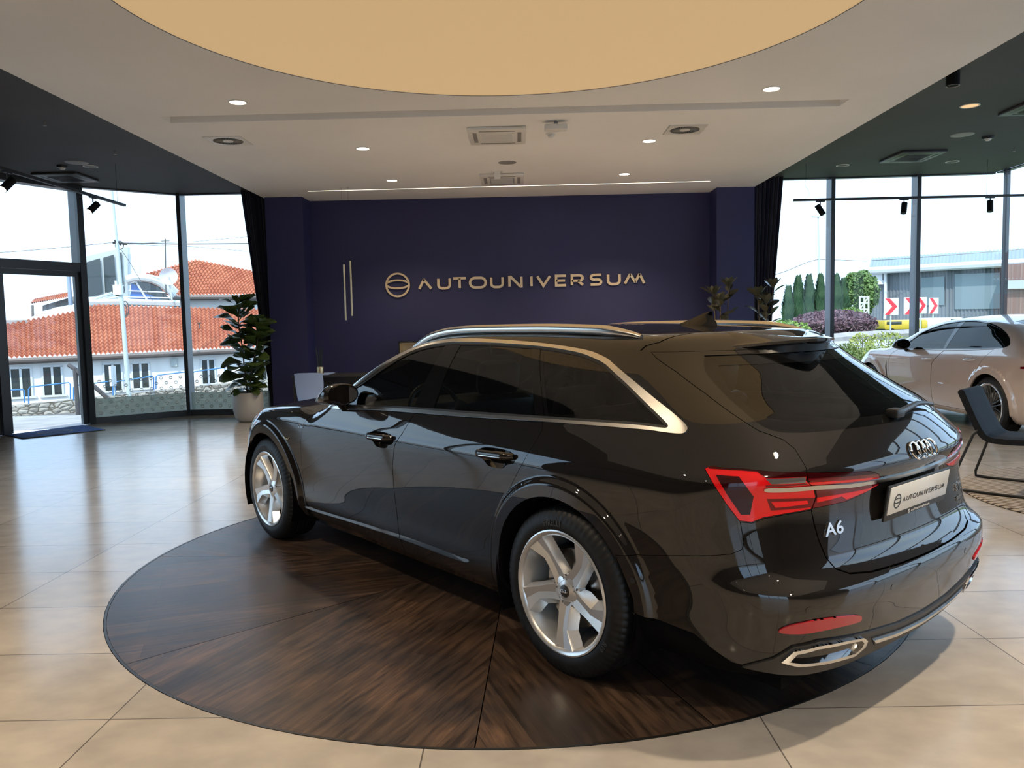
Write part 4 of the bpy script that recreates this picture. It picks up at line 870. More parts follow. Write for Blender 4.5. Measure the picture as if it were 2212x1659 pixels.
# --- second car: pearly beige grand tourer by the right-hand windows
M['beige_paint']=mat('beige_paint',(.60,.49,.43),.25,metal=.1,spec=.5,coat=1,coat_rough=.01,coat_ior=1.9)
XS2=[-1.14,-.7,-.3,0,.6,1.3,2.0,2.5,2.95,3.35,3.65,3.91]
TF=Form(XS2,[.18,.25,.35,.45,.60,.75,.86,.93,.98,1.03,1.08,1.15,1.22,1.30,1.37,1.45],[.83,.895,.925,.935,.948,.955,.957,.940,.915,.885,.857,.812,.764,.705,.645,.56],
 [.90,.985,1.008,1.01,.995,.985,.985,.99,1.003,1.0,.955,.80],[.78,.87,.93,.96,1,1,.99,.97,.96,.93,.88,.82],
 ([.18,.25,.35,.5,.7,.85,.93,1.0,1.1,1.2,1.3,1.4,1.5],[-1.0,-1.08,-1.12,-1.14,-1.12,-1.09,-1.06,-1.0,-.80,-.55,-.25,.1,.4]),
 ([-1.3,-1.1,-.8,-.5,-.2,.2,.6,1.0,1.4,1.8,2.2,2.45,2.6,3.0,3.35,3.6,3.8,3.9,4],[.9,.98,1.09,1.20,1.30,1.395,1.435,1.445,1.43,1.365,1.20,1.07,1.02,.965,.90,.825,.71,.56,.3]),
 ([-1,0,1,2,2.5,3,3.5,3.9],[.10,.06,.05,.055,.03,.01,.03,.06]),([.15,.22,.35,.5,.65,.75,.85],[3.76,3.86,3.90,3.91,3.88,3.82,3.7]),
 ([.2,.6,.95,1.1,1.5],[.10,.10,.18,.25,.3]),([.2,.6,.95,1.1,1.5],[.15,.15,.1,.03,0]),[(0,.355,.022),(2.95,.355,.020)],belt=.95)
gt=thing('sports_saloon','pearly beige sports saloon with dark glass by the right-hand windows','car',(6.513,9.437,0),1.6032)
Z2=G1([-1.7,-.9,-.5,-.25,0,.3,.65,1.0,1.31,1.5,1.75,1.95,2.15,2.3,2.6,2.95,3.3,3.6,4.28],[.90,.93,1.02,1.14,1.245,1.325,1.378,1.387,1.365,1.33,1.255,1.14,1.03,.965,.93,.90,.83,.74,.66],.02)
W2=spline([(2.12,.985),(1.95,1.12),(1.75,1.238),(1.5,1.315),(1.31,1.350),(.99,1.374),(.65,1.366),(.32,1.316),(.06,1.240),(-.12,1.155),(-.2,1.10),(-.17,1.07),(0,1.045),(.85,1.008),(1.84,.978)],4)
E1=[(2.19,.965),(2.33,.90),(2.39,.80),(2.40,.71),(2.385,.50),(2.37,.37),(2.36,.25),(1.285,.25),(1.285,.40),(1.275,.59),(1.24,.81),(1.02,.992)]+[(1.4,.985),(1.84,.970)]
E2=[(1.02,.992),(1.24,.81),(1.275,.59),(1.285,.40),(1.285,.25),(.50,.25),(.47,.42),(.40,.58),(.24,.76),(.13,.89),(.02,1.035),(.5,1.012)]
A2=arc2(0,.355,.395,-25,205)+[(-.40,.05),(.40,.05)];A2F=arc2(2.95,.355,.385,-25,205)+[(2.56,.05),(3.34,.05)]
VT=[(2.455,.79),(2.50,.70),(2.475,.55),(2.43,.42),(2.41,.42),(2.445,.56),(2.455,.68)]
tU=np.linspace(UR,4.27,110);up2=[(u,float(z)) for u,z in zip(tU,Z2(tU))]
LR=[(-.55,.86),(-.9,.90),(-1.67,.90),(-1.67,.86),(-.9,.85),(-.55,.835)]
panel(TF,'body_shell',[(UR,.19)]+up2+[(4.27,.19)],[E1,E2,W2,A2,A2F,VT,LR],'wall',.03,parent=gt,side=2,m='beige_paint',rim=.02)
d1=panel(TF,'front_door',inset(E1,.006),(),'wall',.026,parent=gt,side=2,m='beige_paint');d2=panel(TF,'rear_door',inset(E2,.006),(),'wall',.026,parent=gt,side=2,m='beige_paint')
rb=[(p[0],max(0,p[1])) for p in TF.wall(up2)]
WS2=[(1.45,0),(1.42,.50),(1.8,.60),(2.2,.68),(2.38,.66),(2.50,.35),(2.54,0)];RW2=[(.25,0),(.22,.50),(-.3,.52),(-.62,.48),(-.66,0)]
panel(TF,'roof',rb+[(rb[-1][0],0)],[WS2,RW2],'top',.035,parent=gt,side=0,m='beige_paint')
panel(TF,'windscreen',WS2,(),'top',.05,off=-.004,m='car_glass',parent=gt,side=0,rim=0);panel(TF,'rear_window',RW2,(),'top',.05,off=-.004,m='dark_glass',parent=gt,side=0,rim=0)
WI2=inset(W2,.012);fgl=clip(WI2,(1.07,.9),(1.10,1.5),-1);rgl=clip(WI2,(1.02,.9),(.98,1.5),1);bpl=clip(clip(WI2,(1.07,.9),(1.10,1.5),1),(1.02,.9),(.98,1.5),-1)
panel(TF,'front_door_window',fgl,(),'wall',.03,off=-.005,m='gt_clear',parent=gt,side=2,rim=0);panel(TF,'rear_door_window',rgl,(),'wall',.03,off=-.005,m='gt_glass',parent=gt,side=2,rim=0)
panel(TF,'pillar_cover',bpl,(),'wall',.03,off=-.003,m='gloss_black',parent=gt,side=2,rim=0)
panel(TF,'window_trim',W2,[WI2],'wall',.01,off=.002,m='gloss_black',parent=gt,side=2,rim=.008)
panel(TF,'air_vent',VT,(),'wall',.02,off=-.008,m='matte_black',parent=gt,side=2,rim=0);panel(TF,'rear_light_bar',inset(LR,.002),(),'wall',.03,m='dark_red',parent=gt,side=2)
panel(TF,'inner_lining',[(UR,.2),(UR,.85),(-.4,.92),(1.9,.9),(2.4,.85),(3.3,.76),(4.27,.6),(4.27,.2)],[arc2(0,.355,.42,-25,205)+[(-.45,.0),(.45,.0)],arc2(2.95,.355,.41,-25,205)+[(2.5,0),(3.4,0)]],'wall',.08,off=-.03,m='lining',parent=gt,side=2,rim=0)
for hx in (0,2.95):
    hb=MB();A_=arc2(hx,.355,.40,-25,205,28);hb.grid([[(x,y_,z) for x,z in A_] for y_ in (.935,.60)]);hb.add([(x,.60,z) for x,z in A_],[tuple(range(len(A_)))]);both('wheel_housing',hb,'lining',gt)
obj('underbody',MB().box((1.3,0,.25),(4.5,1.5,.08)),'lining',gt)
w2=put_wheel(gt,0,.835,.358,1,R=.358,rim=.265,style='spider');put_wheel(gt,2.95,.825,.358,1,proto=w2);put_wheel(gt,0,-.835,.358,-1,proto=w2);put_wheel(gt,2.95,-.825,.358,-1,proto=w2)
for dr,x0,z0 in ((d1,1.35,.862),(d2,.385,.895)):
    for k,sd in enumerate((1,-1)):
        pts=[];rad=[]
        for j in range(11): t=j/10;x=x0+.12-.24*t;P=TF.wall([(x,z0)])[0];pts.append((x,P[1]+.004+.022*min(1,math.sin(PI*t)*2),z0+.006*(t-.5)));rad.append(.007+.006*math.sin(PI*t))
        h_=MB().tube(pts,rad,n=10,flat=1.2,up=(0,0,1));obj('door_handle',h_ if sd>0 else mir(h_),'beige_paint',dr[k])
mm=ell((1.86,1.03,1.055),.15,.115,.075,f=msh);both('wing_mirror',mm,'gloss_black',gt,ang=50)
ft=MB().tube([(1.95,.90,.955),(1.92,.95,.985),(1.90,.99,1.02)],[.028,.02,.03],n=10);both('mirror_foot',ft,'gloss_black',gt,ang=60)
for y in (.37,-.37):
    s=bpy.data.objects.new('seat',None);COL.objects.link(s);s.parent=gt
    for bb in (((1.45,y,.46),(.5,.5,.16),0),((1.12,y,.78),(.13,.5,.66),-14)):
        obj('seat_back' if bb[2] else 'seat_cushion',MB().box(bb[0],bb[1],Matrix.Rotation(math.radians(bb[2]),3,'Y'),bev=.05),'red_leather' if M.setdefault('red_leather',mat('red_leather',(.35,.02,.02),.45)) else 0,s)
obj('dashboard',MB().box((2.15,0,.86),(.4,1.4,.2),bev=.07),'leather',gt)
obj('cabin_floor',MB().box((1.0,0,.36),(3.2,1.5,.06)),'lining',gt)
# ================================================================ ceiling fixtures
def downlight(x, y, z, r, label, on=True, m='lamp', group='recessed downlights in the white ceiling', power=38):
    t = thing('downlight', label, 'ceiling light', (x,y,z), 0, group)
    obj('ring', MB().lathe([(r*.82,-.001),(r*.86,-.007),(r,-.006),(r*1.02,0)], n=32), 'white_plastic', t)
    obj('diffuser', MB().add([(r*.84*math.cos(2*PI*k/32),r*.84*math.sin(2*PI*k/32),-.0025) for k in range(32)],[tuple(range(32))]), m, t)
    if on:
        l = bpy.data.lights.new('bulb','SPOT'); l.energy = power; l.spot_size = math.radians(125); l.spot_blend = .8; l.color = (1,.81,.58); l.shadow_soft_size = r*.8; l.specular_factor = .1
        o = bpy.data.objects.new('bulb', l); COL.objects.link(o); o.parent = t; o.location = (0,0,-.012)
    return t
DLP = 330
for x,y,lab in ((-2.58,7.57,'round lit downlight left of the warm disc, nearest one on that side'),(2.39,7.54,'round lit downlight right of the warm disc, nearest one on that side'),
    (-1.81,9.62,'round lit downlight between the left square vent and the middle air unit'),(1.59,9.56,'round lit downlight beside the right square vent'),
    (-1.80,11.74,'round lit downlight just in front of the light line, left one'),(1.58,11.65,'round lit downlight just in front of the light line, right one')):
    downlight(x,y,ZW,.088,lab,power=DLP*(.55 if x<0 else 1))
for x in (-2.6,2.4):  # extra downlights out of view, added to brighten the room
    for y in (2.6,0,-2.6): downlight(x,y,ZW,.088,'added unseen downlight %s of the warm disc, %s the viewer' % ('left' if x<0 else 'right', {2.6:'just above',0:'close behind',-2.6:'far behind'}[y]),power=DLP*(.85 if x<0 else 1.1),group='added downlights behind the viewer')
def ac_unit(x, y, z, sx, sy, m, label, mg='grey_plastic', slat=True):
    t = thing('air_conditioner', label, 'air conditioner', (x,y,z))
    obj('panel', MB().box((0,0,-.019),(sx,sy,.034),bev=.010), m, t)
    obj('grille', MB().box((0,0,-.036),(sx*.56,sy*.56,.008),bev=.003), mg, t)
    g = MB()
    for k in range(13): g.box((0,-sy*.26+sy*.52*k/12,-.0415),(sx*.52,.006,.004))
    obj('grille_bars', g, m, t)
    lv = []
    for a,(cx,cy,w_,h_) in enumerate(((0,sy*.385,sx*.62,.045),(0,-sy*.385,sx*.62,.045),(sx*.385,0,.045,sy*.62),(-sx*.385,0,.045,sy*.62))):
        obj('louvre', MB().box((cx,cy,-.034),(w_,h_,.006),bev=.002), 'black' if m!='white_plastic' else 'grey_plastic', t)
    return t
ac_unit(-.19,9.07,ZW,.64,.74,'white_plastic','white cassette air conditioner in the white ceiling, nearer to the warm disc','white_plastic')
ac_unit(-.19,11.77,ZW,.63,.80,'white_plastic','white cassette air conditioner by the light line, perforated grille')
M['dark_plastic'] = mat('dark_plastic',(.055,.055,.058),.4); M['darker_plastic'] = mat('darker_plastic',(.02,.02,.021),.5)
ac_unit(-6.55,11.70,ZD,.64,.66,'dark_plastic','dark cassette air conditioner in the dark ceiling above the entrance','darker_plastic')
ac_unit(5.67,11.55,ZD,.63,.72,'dark_plastic','dark cassette air conditioner in the dark ceiling near the right windows','darker_plastic')
ac_unit(5.83,8.96,ZD,.64,.64,'dark_plastic','dark cassette air conditioner cut by the right edge of the view','darker_plastic')
for x,y,lab in ((-3.22,9.07,'square white swirl air vent on the left of the white ceiling'),(1.90,9.03,'square white swirl air vent on the right of the white ceiling')):
    t = thing('air_vent', lab, 'air vent', (x,y,ZW), 0, 'square swirl vents in the white ceiling')
    v, f = cdt([[(-.21,-.21),(.21,-.21),(.21,.21),(-.21,.21)]],[disc((0,0),.165,40)]); mb = MB().add([(a,b,-.010) for a,b in v],[tuple(q) for q in f]); mb.box((0,.208,-.005),(.42,.004,.01)).box((0,-.208,-.005),(.42,.004,.01)).box((.208,0,-.005),(.004,.42,.01)).box((-.208,0,-.005),(.004,.42,.01))
    obj('face_plate', mb, 'white_plastic', t)
    obj('backing', MB().add([(.166*math.cos(2*PI*k/40),.166*math.sin(2*PI*k/40),-.0015) for k in range(40)],[tuple(range(40))]), 'darker_plastic', t)
    g = MB()
    for k in range(26): a = 2*PI*k/26; g.box((.11*math.cos(a),.11*math.sin(a),-.006),(.105,.005,.006),Matrix.Rotation(a+.35,3,'Z')@Matrix.Rotation(.5,3,'X'))
    obj('vanes', g, 'grey_plastic', t); obj('hub', MB().lathe([(0,-.012),(.055,-.012),(.060,-.003)],n=28), 'white_plastic', t)
def puck(name, x, y, z, r, h, m, label, cat, group=None):
    o = obj(name, MB().lathe([(0,-h),(r*.75,-h),(r*.96,-h*.7),(r,0)],c=(x,y,z),n=32), m); return tag(o,label,cat,group)
puck('ceiling_speaker',-.10,10.64,ZW,.12,.006,'grey_plastic','round flush speaker between the two white air conditioners','speaker')
puck('ceiling_speaker',-5.88,10.78,ZD,.145,.006,'grey_plastic','round pale speaker in the dark ceiling above the entrance','speaker')
puck('ceiling_speaker',5.69,10.32,ZD,.14,.006,'grey_plastic','round pale speaker in the dark ceiling on the right','speaker')
t = thing('smoke_detector','white round smoke detector beside the near white air conditioner','smoke detector',(.41,9.08,ZW))
obj('base', MB().lathe([(0,-.014),(.055,-.014),(.06,0)],n=28), 'white_plastic', t); obj('dome', MB().lathe([(0,-.05),(.025,-.048),(.036,-.03),(.036,-.012)],n=28), 'white_plastic', t)
t = thing('emergency_lamp','small white box lamp hanging under the white ceiling before the warm disc','emergency light',(.44,8.55,ZW))
obj('housing', MB().box((0,0,-.065),(.24,.12,.06),bev=.012), 'white_plastic', t); obj('stem', MB().cyl((0,0,0),(0,0,-.04),.022,n=14), 'grey_plastic', t)
t = thing('projector_mount','short white square stub under the white ceiling, by the far air conditioner','mount',(-.25,11.27,ZW)); obj('stub', MB().box((0,0,-.05),(.085,.085,.10),bev=.006), 'white_plastic', t); obj('flange', MB().box((0,0,-.004),(.16,.16,.008)), 'white_plastic', t)
for x,y,lab in ((-6.18,10.96,'black round detector with pale dome left of the entrance speaker'),(6.10,10.46,'black box detector beside the right pale speaker')):
    t = thing('smoke_detector', lab, 'smoke detector', (x,y,ZD)); obj('base', MB().lathe([(0,-.03),(.066,-.03),(.07,0)],n=24), 'black', t); obj('dome', MB().lathe([(0,-.058),(.028,-.052),(.042,-.03)],n=24), 'white_plastic', t)
for x,y,lab in ((-5.84,11.05,'dark recessed downlight with pale ring above the entrance'),(4.94,12.19,'unlit downlight with pale ring at the dark ceiling edge near the right curtain'),(6.53,12.09,'unlit downlight with pale ring right of the dark air conditioner')):
    downlight(x,y,ZD,.095,lab,on=False,m='darker_plastic',group='unlit downlights in the dark ceilings')
M['amber'] = mat('amber_glow',(.8,.5,.25),.5,emit=(1,.60,.30),es=.55)
downlight(4.99,8.91,ZD,.10,'amber glowing downlight in the dark ceiling on the right',on=False,m='amber',group=None)
for x,y,lab in ((-5.07,8.71,'tiny sprinkler head in the left dark ceiling, nearer one'),(-5.05,10.17,'tiny sprinkler head in the left dark ceiling, farther one'),(6.91,11.22,'tiny sprinkler head in the right dark ceiling')):
    o = obj('sprinkler', MB().cyl((x,y,ZD),(x,y,ZD-.035),.009,n=10).cyl((x,y,ZD-.035),(x,y,ZD-.040),.018,n=12), 'grey_plastic'); tag(o,lab,'sprinkler')
t = thing('surface_spotlight','black cylinder spotlight under the right dark ceiling beside the white edge','spotlight',(4.13,7.67,ZD))
obj('body', MB().cyl((0,0,0),(0,0,-.13),.06,n=28), 'matte_black', t); obj('lens', MB().lathe([(0,-.126),(.045,-.128),(.059,-.134),(.060,-.130)],n=28), 'grey_plastic', t)
# suspended tracks and their spots
TZ = 3.2
o = obj('light_track', MB().box((-5.42,8.6,TZ),(.036,5.0,.034)), 'black'); tag(o,'black suspended light track running above the floor by the entrance','light track')
o = obj('light_track', MB().box((5.95,12.0,TZ),(3.62,.036,.034)), 'black'); tag(o,'black suspended light track before the right windows','light track')
def wires(pts, lab, name='cable', cat='cable', r=.0022, m='black'):
    o = obj(name, MB().tube(pts, r, n=5), m); return tag(o,lab,cat)
wires([(4.32,12.0,ZD),(4.32,12.0,3.5),(4.30,12.0,3.42),(4.36,12.0,3.34),(4.37,12.0,3.26),(4.30,12.0,TZ+.017)],'thin curved cable feeding the right light track')
for y,lab in ((7.0,'thin wire holding the left light track at its near end'),(10.9,'thin wire holding the left light track at its far end')): wires([(-5.42,y,ZD),(-5.42,y,TZ+.017)],lab)['group']='wires of the left track'
for x in (7.0,): wires([(x,12.0,ZD),(x,12.0,TZ+.017)],'thin wire holding the right light track near its far end')
def track_spot(x, y, d, lab, lit=False):
    t = thing('track_spotlight', lab, 'spotlight', (x,y,TZ-.017)); d = Vector(d).normalized()
    obj('adapter', MB().box((0,0,-.008),(.035,.13,.016) if abs(x)<5.5 and x<0 else (.13,.035,.016)), 'black', t); obj('stem', MB().cyl((0,0,-.014),(0,0,-.07),.008,n=10), 'black', t)
    c = Vector((0,0,-.135)); obj('head', MB().cyl(c-d*.085,c+d*.085,.042,n=28), 'matte_black', t)
    obj('lens', MB().cyl(c+d*.0855,c+d*.087,.036,n=24), 'lamp' if lit else 'darker_plastic', t)
    if lit:
        l = bpy.data.lights.new('bulb','SPOT'); l.energy = 20; l.spot_size = math.radians(50); l.color = (1,.93,.85); l.shadow_soft_size = .03
        b = bpy.data.objects.new('bulb', l); COL.objects.link(b); b.parent = t; b.location = c+d*.095; b.rotation_euler = Vector((0,0,-1)).rotation_difference(d).to_euler()
for px,lab,lit in ((15,'black track spotlight cut by the left edge of the view',True),(200,'black track spotlight near the end of the left track',True)):
    yy = -5.42/(ray(px,425 if px>100 else 372).x/ray(px,425 if px>100 else 372).y); track_spot(-5.42, yy, (-.30,-.60,-.62) if px>100 else (-.22,-.60,-.62), lab, lit)
for px,d,lab in ((1772,(.45,-.2,-.8),'black track spotlight nearest the right curtain'),(1953,(-.22,-.3,-.9),'black track spotlight in the middle of the right track'),(2139,(-.15,-.3,-.95),'black track spotlight at the right end of the view')):
    p = at(px,436,12.0); track_spot(p.x, 12.0, d, lab)
# ================================================================ sign, pendants, curtains
sg = thing('wall_sign','gold shop lettering and round planet emblem on the navy wall','sign',(.0,13.48,1.9))
h_ = .202
obj('lettering', wordmark(lambda x,y,z:(-1.675+x,-.012-z,.150+y+(x)*.004),h_,.03), 'sign_gold', sg, ang=30)
mb = MB(); emblem(mb, lambda x,y,z:(-2.02+x,-.012-z,.243+y),.207,.03,.15); obj('emblem', mb, 'sign_gold', sg, ang=30)
for x,z0,z1,lab in ((-2.655,1.56,2.41,'slim gold tube pendant before the navy wall, lower left of the pair'),(-2.555,1.625,2.465,'slim gold tube pendant before the navy wall, upper right of the pair')):
    t = thing('pendant_lamp', lab, 'pendant lamp', (x,12.24,0), 0, 'gold tube pendants'); obj('tube', MB().cyl((0,0,z0),(0,0,z1),.0145,n=16), 'gold', t); obj('suspension_wire', MB().cyl((0,0,z1),(0,0,ZW),.0012,n=6), 'black', t); obj('canopy', MB().cyl((0,0,ZW),(0,0,ZW-.008),.02,n=16), 'white_plastic', t)
M['curtain'] = mat('navy_velvet',(.008,.012,.032),.85,sheen=.25,spec=.2)
def curtain(lab, xo, xi, yb, pinch, sgn):
    """xo, xi: outer (glass side) and inner edge at the top; gathers to pinch lower down"""
    G = []; n_ = 90
    for i in range(40):
        z = 3.72*(1-i/39)+.01; w_ = 1-pinch*(1-(z/3.72))**1.0
        G.append([(xi+(xo-xi)*w_*k/n_, yb+.045*math.sin(k/n_*2*PI*7+.6*math.sin(z*1.3))*(.6+.4*math.sin(k*.37)), z) for k in range(n_+1)])
    mb = MB().grid(G); mb.add([(x,y+.012,z) for r in G for x,y,z in r],[(i*(n_+1)+k,(i+1)*(n_+1)+k,(i+1)*(n_+1)+k+1,i*(n_+1)+k+1) for i in range(39) for k in range(n_)])
    o = obj('curtain', mb, 'curtain', ang=70); return tag(o, lab, 'curtain')
curtain('dark navy curtain gathered beside the left pillar', -4.52, -4.05, 13.22, .78, -1)
curtain('dark navy curtain gathered beside the right pillar', 4.33, 3.84, 13.06, .55, 1)
# ================================================================ furniture
M['blue_lit_shell'] = mat('blue_lit_shell',(.27,.37,.60),.4); M['blue_mat'] = noisy(mat('blue_mat',(.02,.10,.34),.95),(.012,.07,.27),(.03,.12,.38),60,bump=.4)  # white shell's colour carries the blue of the window light
dk = at(633,814,11.75)
t = thing('office_desk','white topped desk with slim black frame before the navy wall','desk',(0,0,0))
obj('desk_top', MB().box((-2.45,12.1,.725),(1.9,.72,.025),bev=.004), 'black', t); obj('white_leaf', MB().box((-3.10,12.15,.743),(.42,.5,.010)), 'blue_lit_shell', t)
for x in (-3.36,-1.6):
    obj('leg_frame', MB().box((x,11.78,.36),(.035,.035,.72)).box((x,12.42,.36),(.035,.035,.72)).box((x,12.1,.705),(.035,.68,.035)).box((x,12.1,.018),(.035,.68,.035)), 'black', t)
obj('back_panel', MB().box((-2.45,12.44,.45),(1.7,.02,.45)), 'black', t)
t = thing('shell_chair','white plastic shell chair, coloured blue for window light, at the desk, back to the viewer','chair',(-2.98,11.35,0),0)
G = []
for i in range(15):
    s_ = i/14; z = .42+.40*s_; y = -.19-.05*s_+.03*math.sin(s_*3); hw = .17+.035*math.sin(min(1,s_*1.15)*PI*.62); G.append([(hw*math.sin(a)*1.08, y-.045*math.cos(a)+.045, z-(.02*abs(math.sin(a))**6 if i==14 else 0)) for a in np.linspace(-1.15,1.15,15)])
mb = MB().grid(G); mb.add([(x,y+.009,z) for r in G for x,y,z in r],[(i*15+k,i*15+k+1,(i+1)*15+k+1,(i+1)*15+k) for i in range(14) for k in range(14)])
obj('backrest', mb, 'blue_lit_shell', t, ang=60)
G = [[((.17+.05*math.sin(s_*2.6))*a, -.20+.42*s_, .42+.012*a*a-.02*math.sin(s_*PI)) for a in np.linspace(-1,1,11)] for s_ in np.linspace(0,1,11)]
mb = MB().grid(G); mb.add([(x,y,z-.01) for r in G for x,y,z in r],[(i*11+k,i*11+k+1,(i+1)*11+k+1,(i+1)*11+k) for i in range(10) for k in range(10)]); obj('seat', mb, 'blue_lit_shell', t, ang=60)
for a,b in ((-1,-1),(1,-1),(-1,1),(1,1)): obj('leg', MB().cyl((a*.13,b*.13,.41),(a*.21,b*.20,0),.012,n=10), 'steel', t)
t = thing('reed_vase','gold ribbed pot with upright dark green reeds on the white desk','potted plant',(at(692,803,12.15).x,12.15,.748))
pr = [(0,0),(.047,0),(.052,.01),(.054,.09),(.050,.105),(.044,.105),(.044,.09),(0,.09)]; obj('pot', MB().lathe(pr,n=24), 'gold', t, ang=20)
mb = MB()
for k in range(16): a = RNG.uniform(0,6.28); r_ = RNG.uniform(.005,.032); mb.tube([(r_*math.cos(a),r_*math.sin(a),.09),(r_*1.3*math.cos(a),r_*1.3*math.sin(a),.24),(r_*2.0*math.cos(a),r_*1.6*math.sin(a),RNG.uniform(.33,.42))],[.003,.003,.002],n=5)
M['reed'] = mat('reed_green',(.012,.022,.014),.6); obj('reeds', mb, 'reed', t)
t = thing('low_sideboard','long low black sideboard against the navy wall','sideboard',(.1,13.24,0))
obj('carcass', MB().box((0,0,.34),(4.6,.42,.62),bev=.005), 'black_frame', t); obj('top', MB().box((0,0,.665),(4.64,.44,.025)), 'black', t)
for k in range(5): obj('drawer', MB().box((-1.84+.92*k,-.215,.45),(.88,.015,.32),bev=.003), 'black', t)
obj('plinth', MB().box((0,.02,.015),(4.5,.36,.03)), 'black', t)
t = thing('display_box','black open box with gold lined inside on the black sideboard','shelf box',(-1.55,13.2,.6775))
obj('case', MB().box((0,.14,.26),(.84,.02,.50)).box((-.42,0,.26),(.02,.3,.52)).box((.42,0,.26),(.02,.3,.52)).box((0,0,.51),(.86,.3,.02)).box((0,0,.01),(.86,.3,.02)), 'black', t)
obj('gold_lining', MB().box((0,-.01,.49),(.80,.28,.012)).box((0,.125,.25),(.80,.008,.46)).box((-.403,-.01,.25),(.01,.27,.46)), 'gold', t)
for px,lab in ((1008,'cream socket plate on the navy wall, left of the pair'),(1043,'cream socket plate on the navy wall, right of the pair')):
    p = at(px,826,13.48); t = thing('wall_socket', lab, 'socket', (p.x,13.48,p.z)); obj('plate', MB().box((0,-.006,0),(.21,.012,.085),bev=.004), 'cream' if M.setdefault('cream',mat('cream_plastic',(.62,.58,.38),.4)) else '', t)
    for k in (-1,0,1): obj('socket_well', MB().cyl((k*.06,-.0125,0),(k*.06,-.011,0),.019,n=18), 'grey_plastic', t)
sf = at(1208,822,12.5)
t = thing('red_bench','red upholstered low bench seen through the car windows','bench',(sf.x+.3,12.45,0)); M['red_fabric'] = mat('red_fabric',(.45,.03,.03),.7)
obj('seat', MB().box((0,0,.40),(1.5,.45,.12),bev=.03), 'red_fabric', t); obj('back', MB().box((0,.20,.60),(1.5,.09,.34),bev=.03), 'red_fabric', t)
for a in (-1,1): obj('leg', MB().box((a*.62,0,.17),(.05,.36,.34)), 'black', t)
# quilted cantilever lounge chair on the round rug
M['quilt'] = noisy(mat('quilted_leather',(.012,.014,.018),.75,spec=.25),(.010,.012,.016),(.015,.017,.021),30,bump=.08)
rc = thing('round_rug','round beige ridged rug with thin dark stripes under the lounge chair','rug',(4.92,6.1,0))
M['rug'] = mat('rug',(.42,.36,.30),.95); m = M['rug']
tc = N(m,'ShaderNodeTexCoord'); mp = N(m,'ShaderNodeMapping'); mp.inputs['Rotation'].default_value = (0,0,math.radians(-47)); L(m,tc.outputs['Object'],mp.inputs[0]); wv = N(m,'ShaderNodeTexWave', bands_direction='X'); wv.inputs['Scale'].default_value = 5.6; wv.inputs['Distortion'].default_value = .15; L(m,mp.outputs[0],wv.inputs['Vector'])
mp.inputs['Rotation'].default_value = (0,0,math.radians(38)); wv.bands_direction = 'Y'
cr = N(m,'ShaderNodeValToRGB'); cr.color_ramp.elements[0].position = .18; cr.color_ramp.elements[0].color = (.05,.038,.035,1); cr.color_ramp.elements[1].position = .36; cr.color_ramp.elements[1].color = (.42,.36,.295,1); L(m,wv.outputs['Fac'],cr.inputs[0]); L(m,cr.outputs[0],P_(m).inputs['Base Color'])
obj('pile', MB().lathe([(0,.016),(1.31,.016),(1.325,.008),(1.325,0)],n=96), 'rug', rc); obj('backing', MB().lathe([(0,.001),(1.327,.001),(1.327,.004)],n=96), 'black', rc)
lc = thing('lounge_chair','dark quilted lounge chair with thin black cantilever frame on the rug','armchair',(3.865,6.42,.016),math.radians(-45))
def slab(path, w_, th, nn=9, y0=0):
    P = spline(path, 6, False); up_ = MB(); G1_ = []; G2_ = []
    for i,p in enumerate(P):
        d = (P[min(i+1,len(P)-1)]-P[max(i-1,0)]); d = d/np.linalg.norm(d); n_ = np.array([-d[1],d[0]]); e = min(1, min(i,len(P)-1-i)/1.5+.25)
        q = .006*abs(math.sin(i/len(P)*PI*9))
        G1_.append([(p[0]+n_[0]*(th/2*e+q*(1 if 0<k<nn-1 else 0)), y0+w_*(-.5+k/(nn-1)), p[1]+n_[1]*(th/2*e+q)*(1 if 0<k<nn-1 else .6)) for k in range(nn)])
        G2_.append([(p[0]-n_[0]*th/2*e, y0+w_*(-.5+k/(nn-1)), p[1]-n_[1]*th/2*e) for k in range(nn)])
    ring = [a+b[::-1] for a,b in zip(G1_,G2_)]; mb = MB().grid(ring, closed_u=True); mb.add(ring[0],[tuple(range(len(ring[0])))]); mb.add(ring[-1],[tuple(range(len(ring[0])))]); return mb
obj('seat_shell', slab([(-.235,.825),(-.19,.72),(-.10,.52),(-.03,.44),(.10,.425),(.30,.435),(.50,.455)], .50, .052, y0=.13), 'quilt', lc, ang=25)
fr = MB()
yc = .15; F_ = lambda s_, w_: yc+s_*w_
for s_ in (-1,1):
    fr.tube([(-.10,F_(s_,.26),.50),(-.13,F_(s_,.28),.46),(-.27,F_(s_,.34),.06),(-.27,F_(s_,.35),.016),(-.22,F_(s_,.35),.012),(.1,F_(s_,.35),.012),(.46,F_(s_,.35),.012),(.50,F_(s_,.35),.024),(.43,F_(s_,.30),.38),(.40,F_(s_,.27),.405)], .011, n=10)
fr.tube([(-.10,F_(-1,.26),.50),(-.10,F_(1,.26),.50)],.010,n=10).tube([(.40,F_(-1,.27),.405),(.40,F_(1,.27),.405)],.010,n=10); obj('frame', fr, 'black', lc, ang=60)
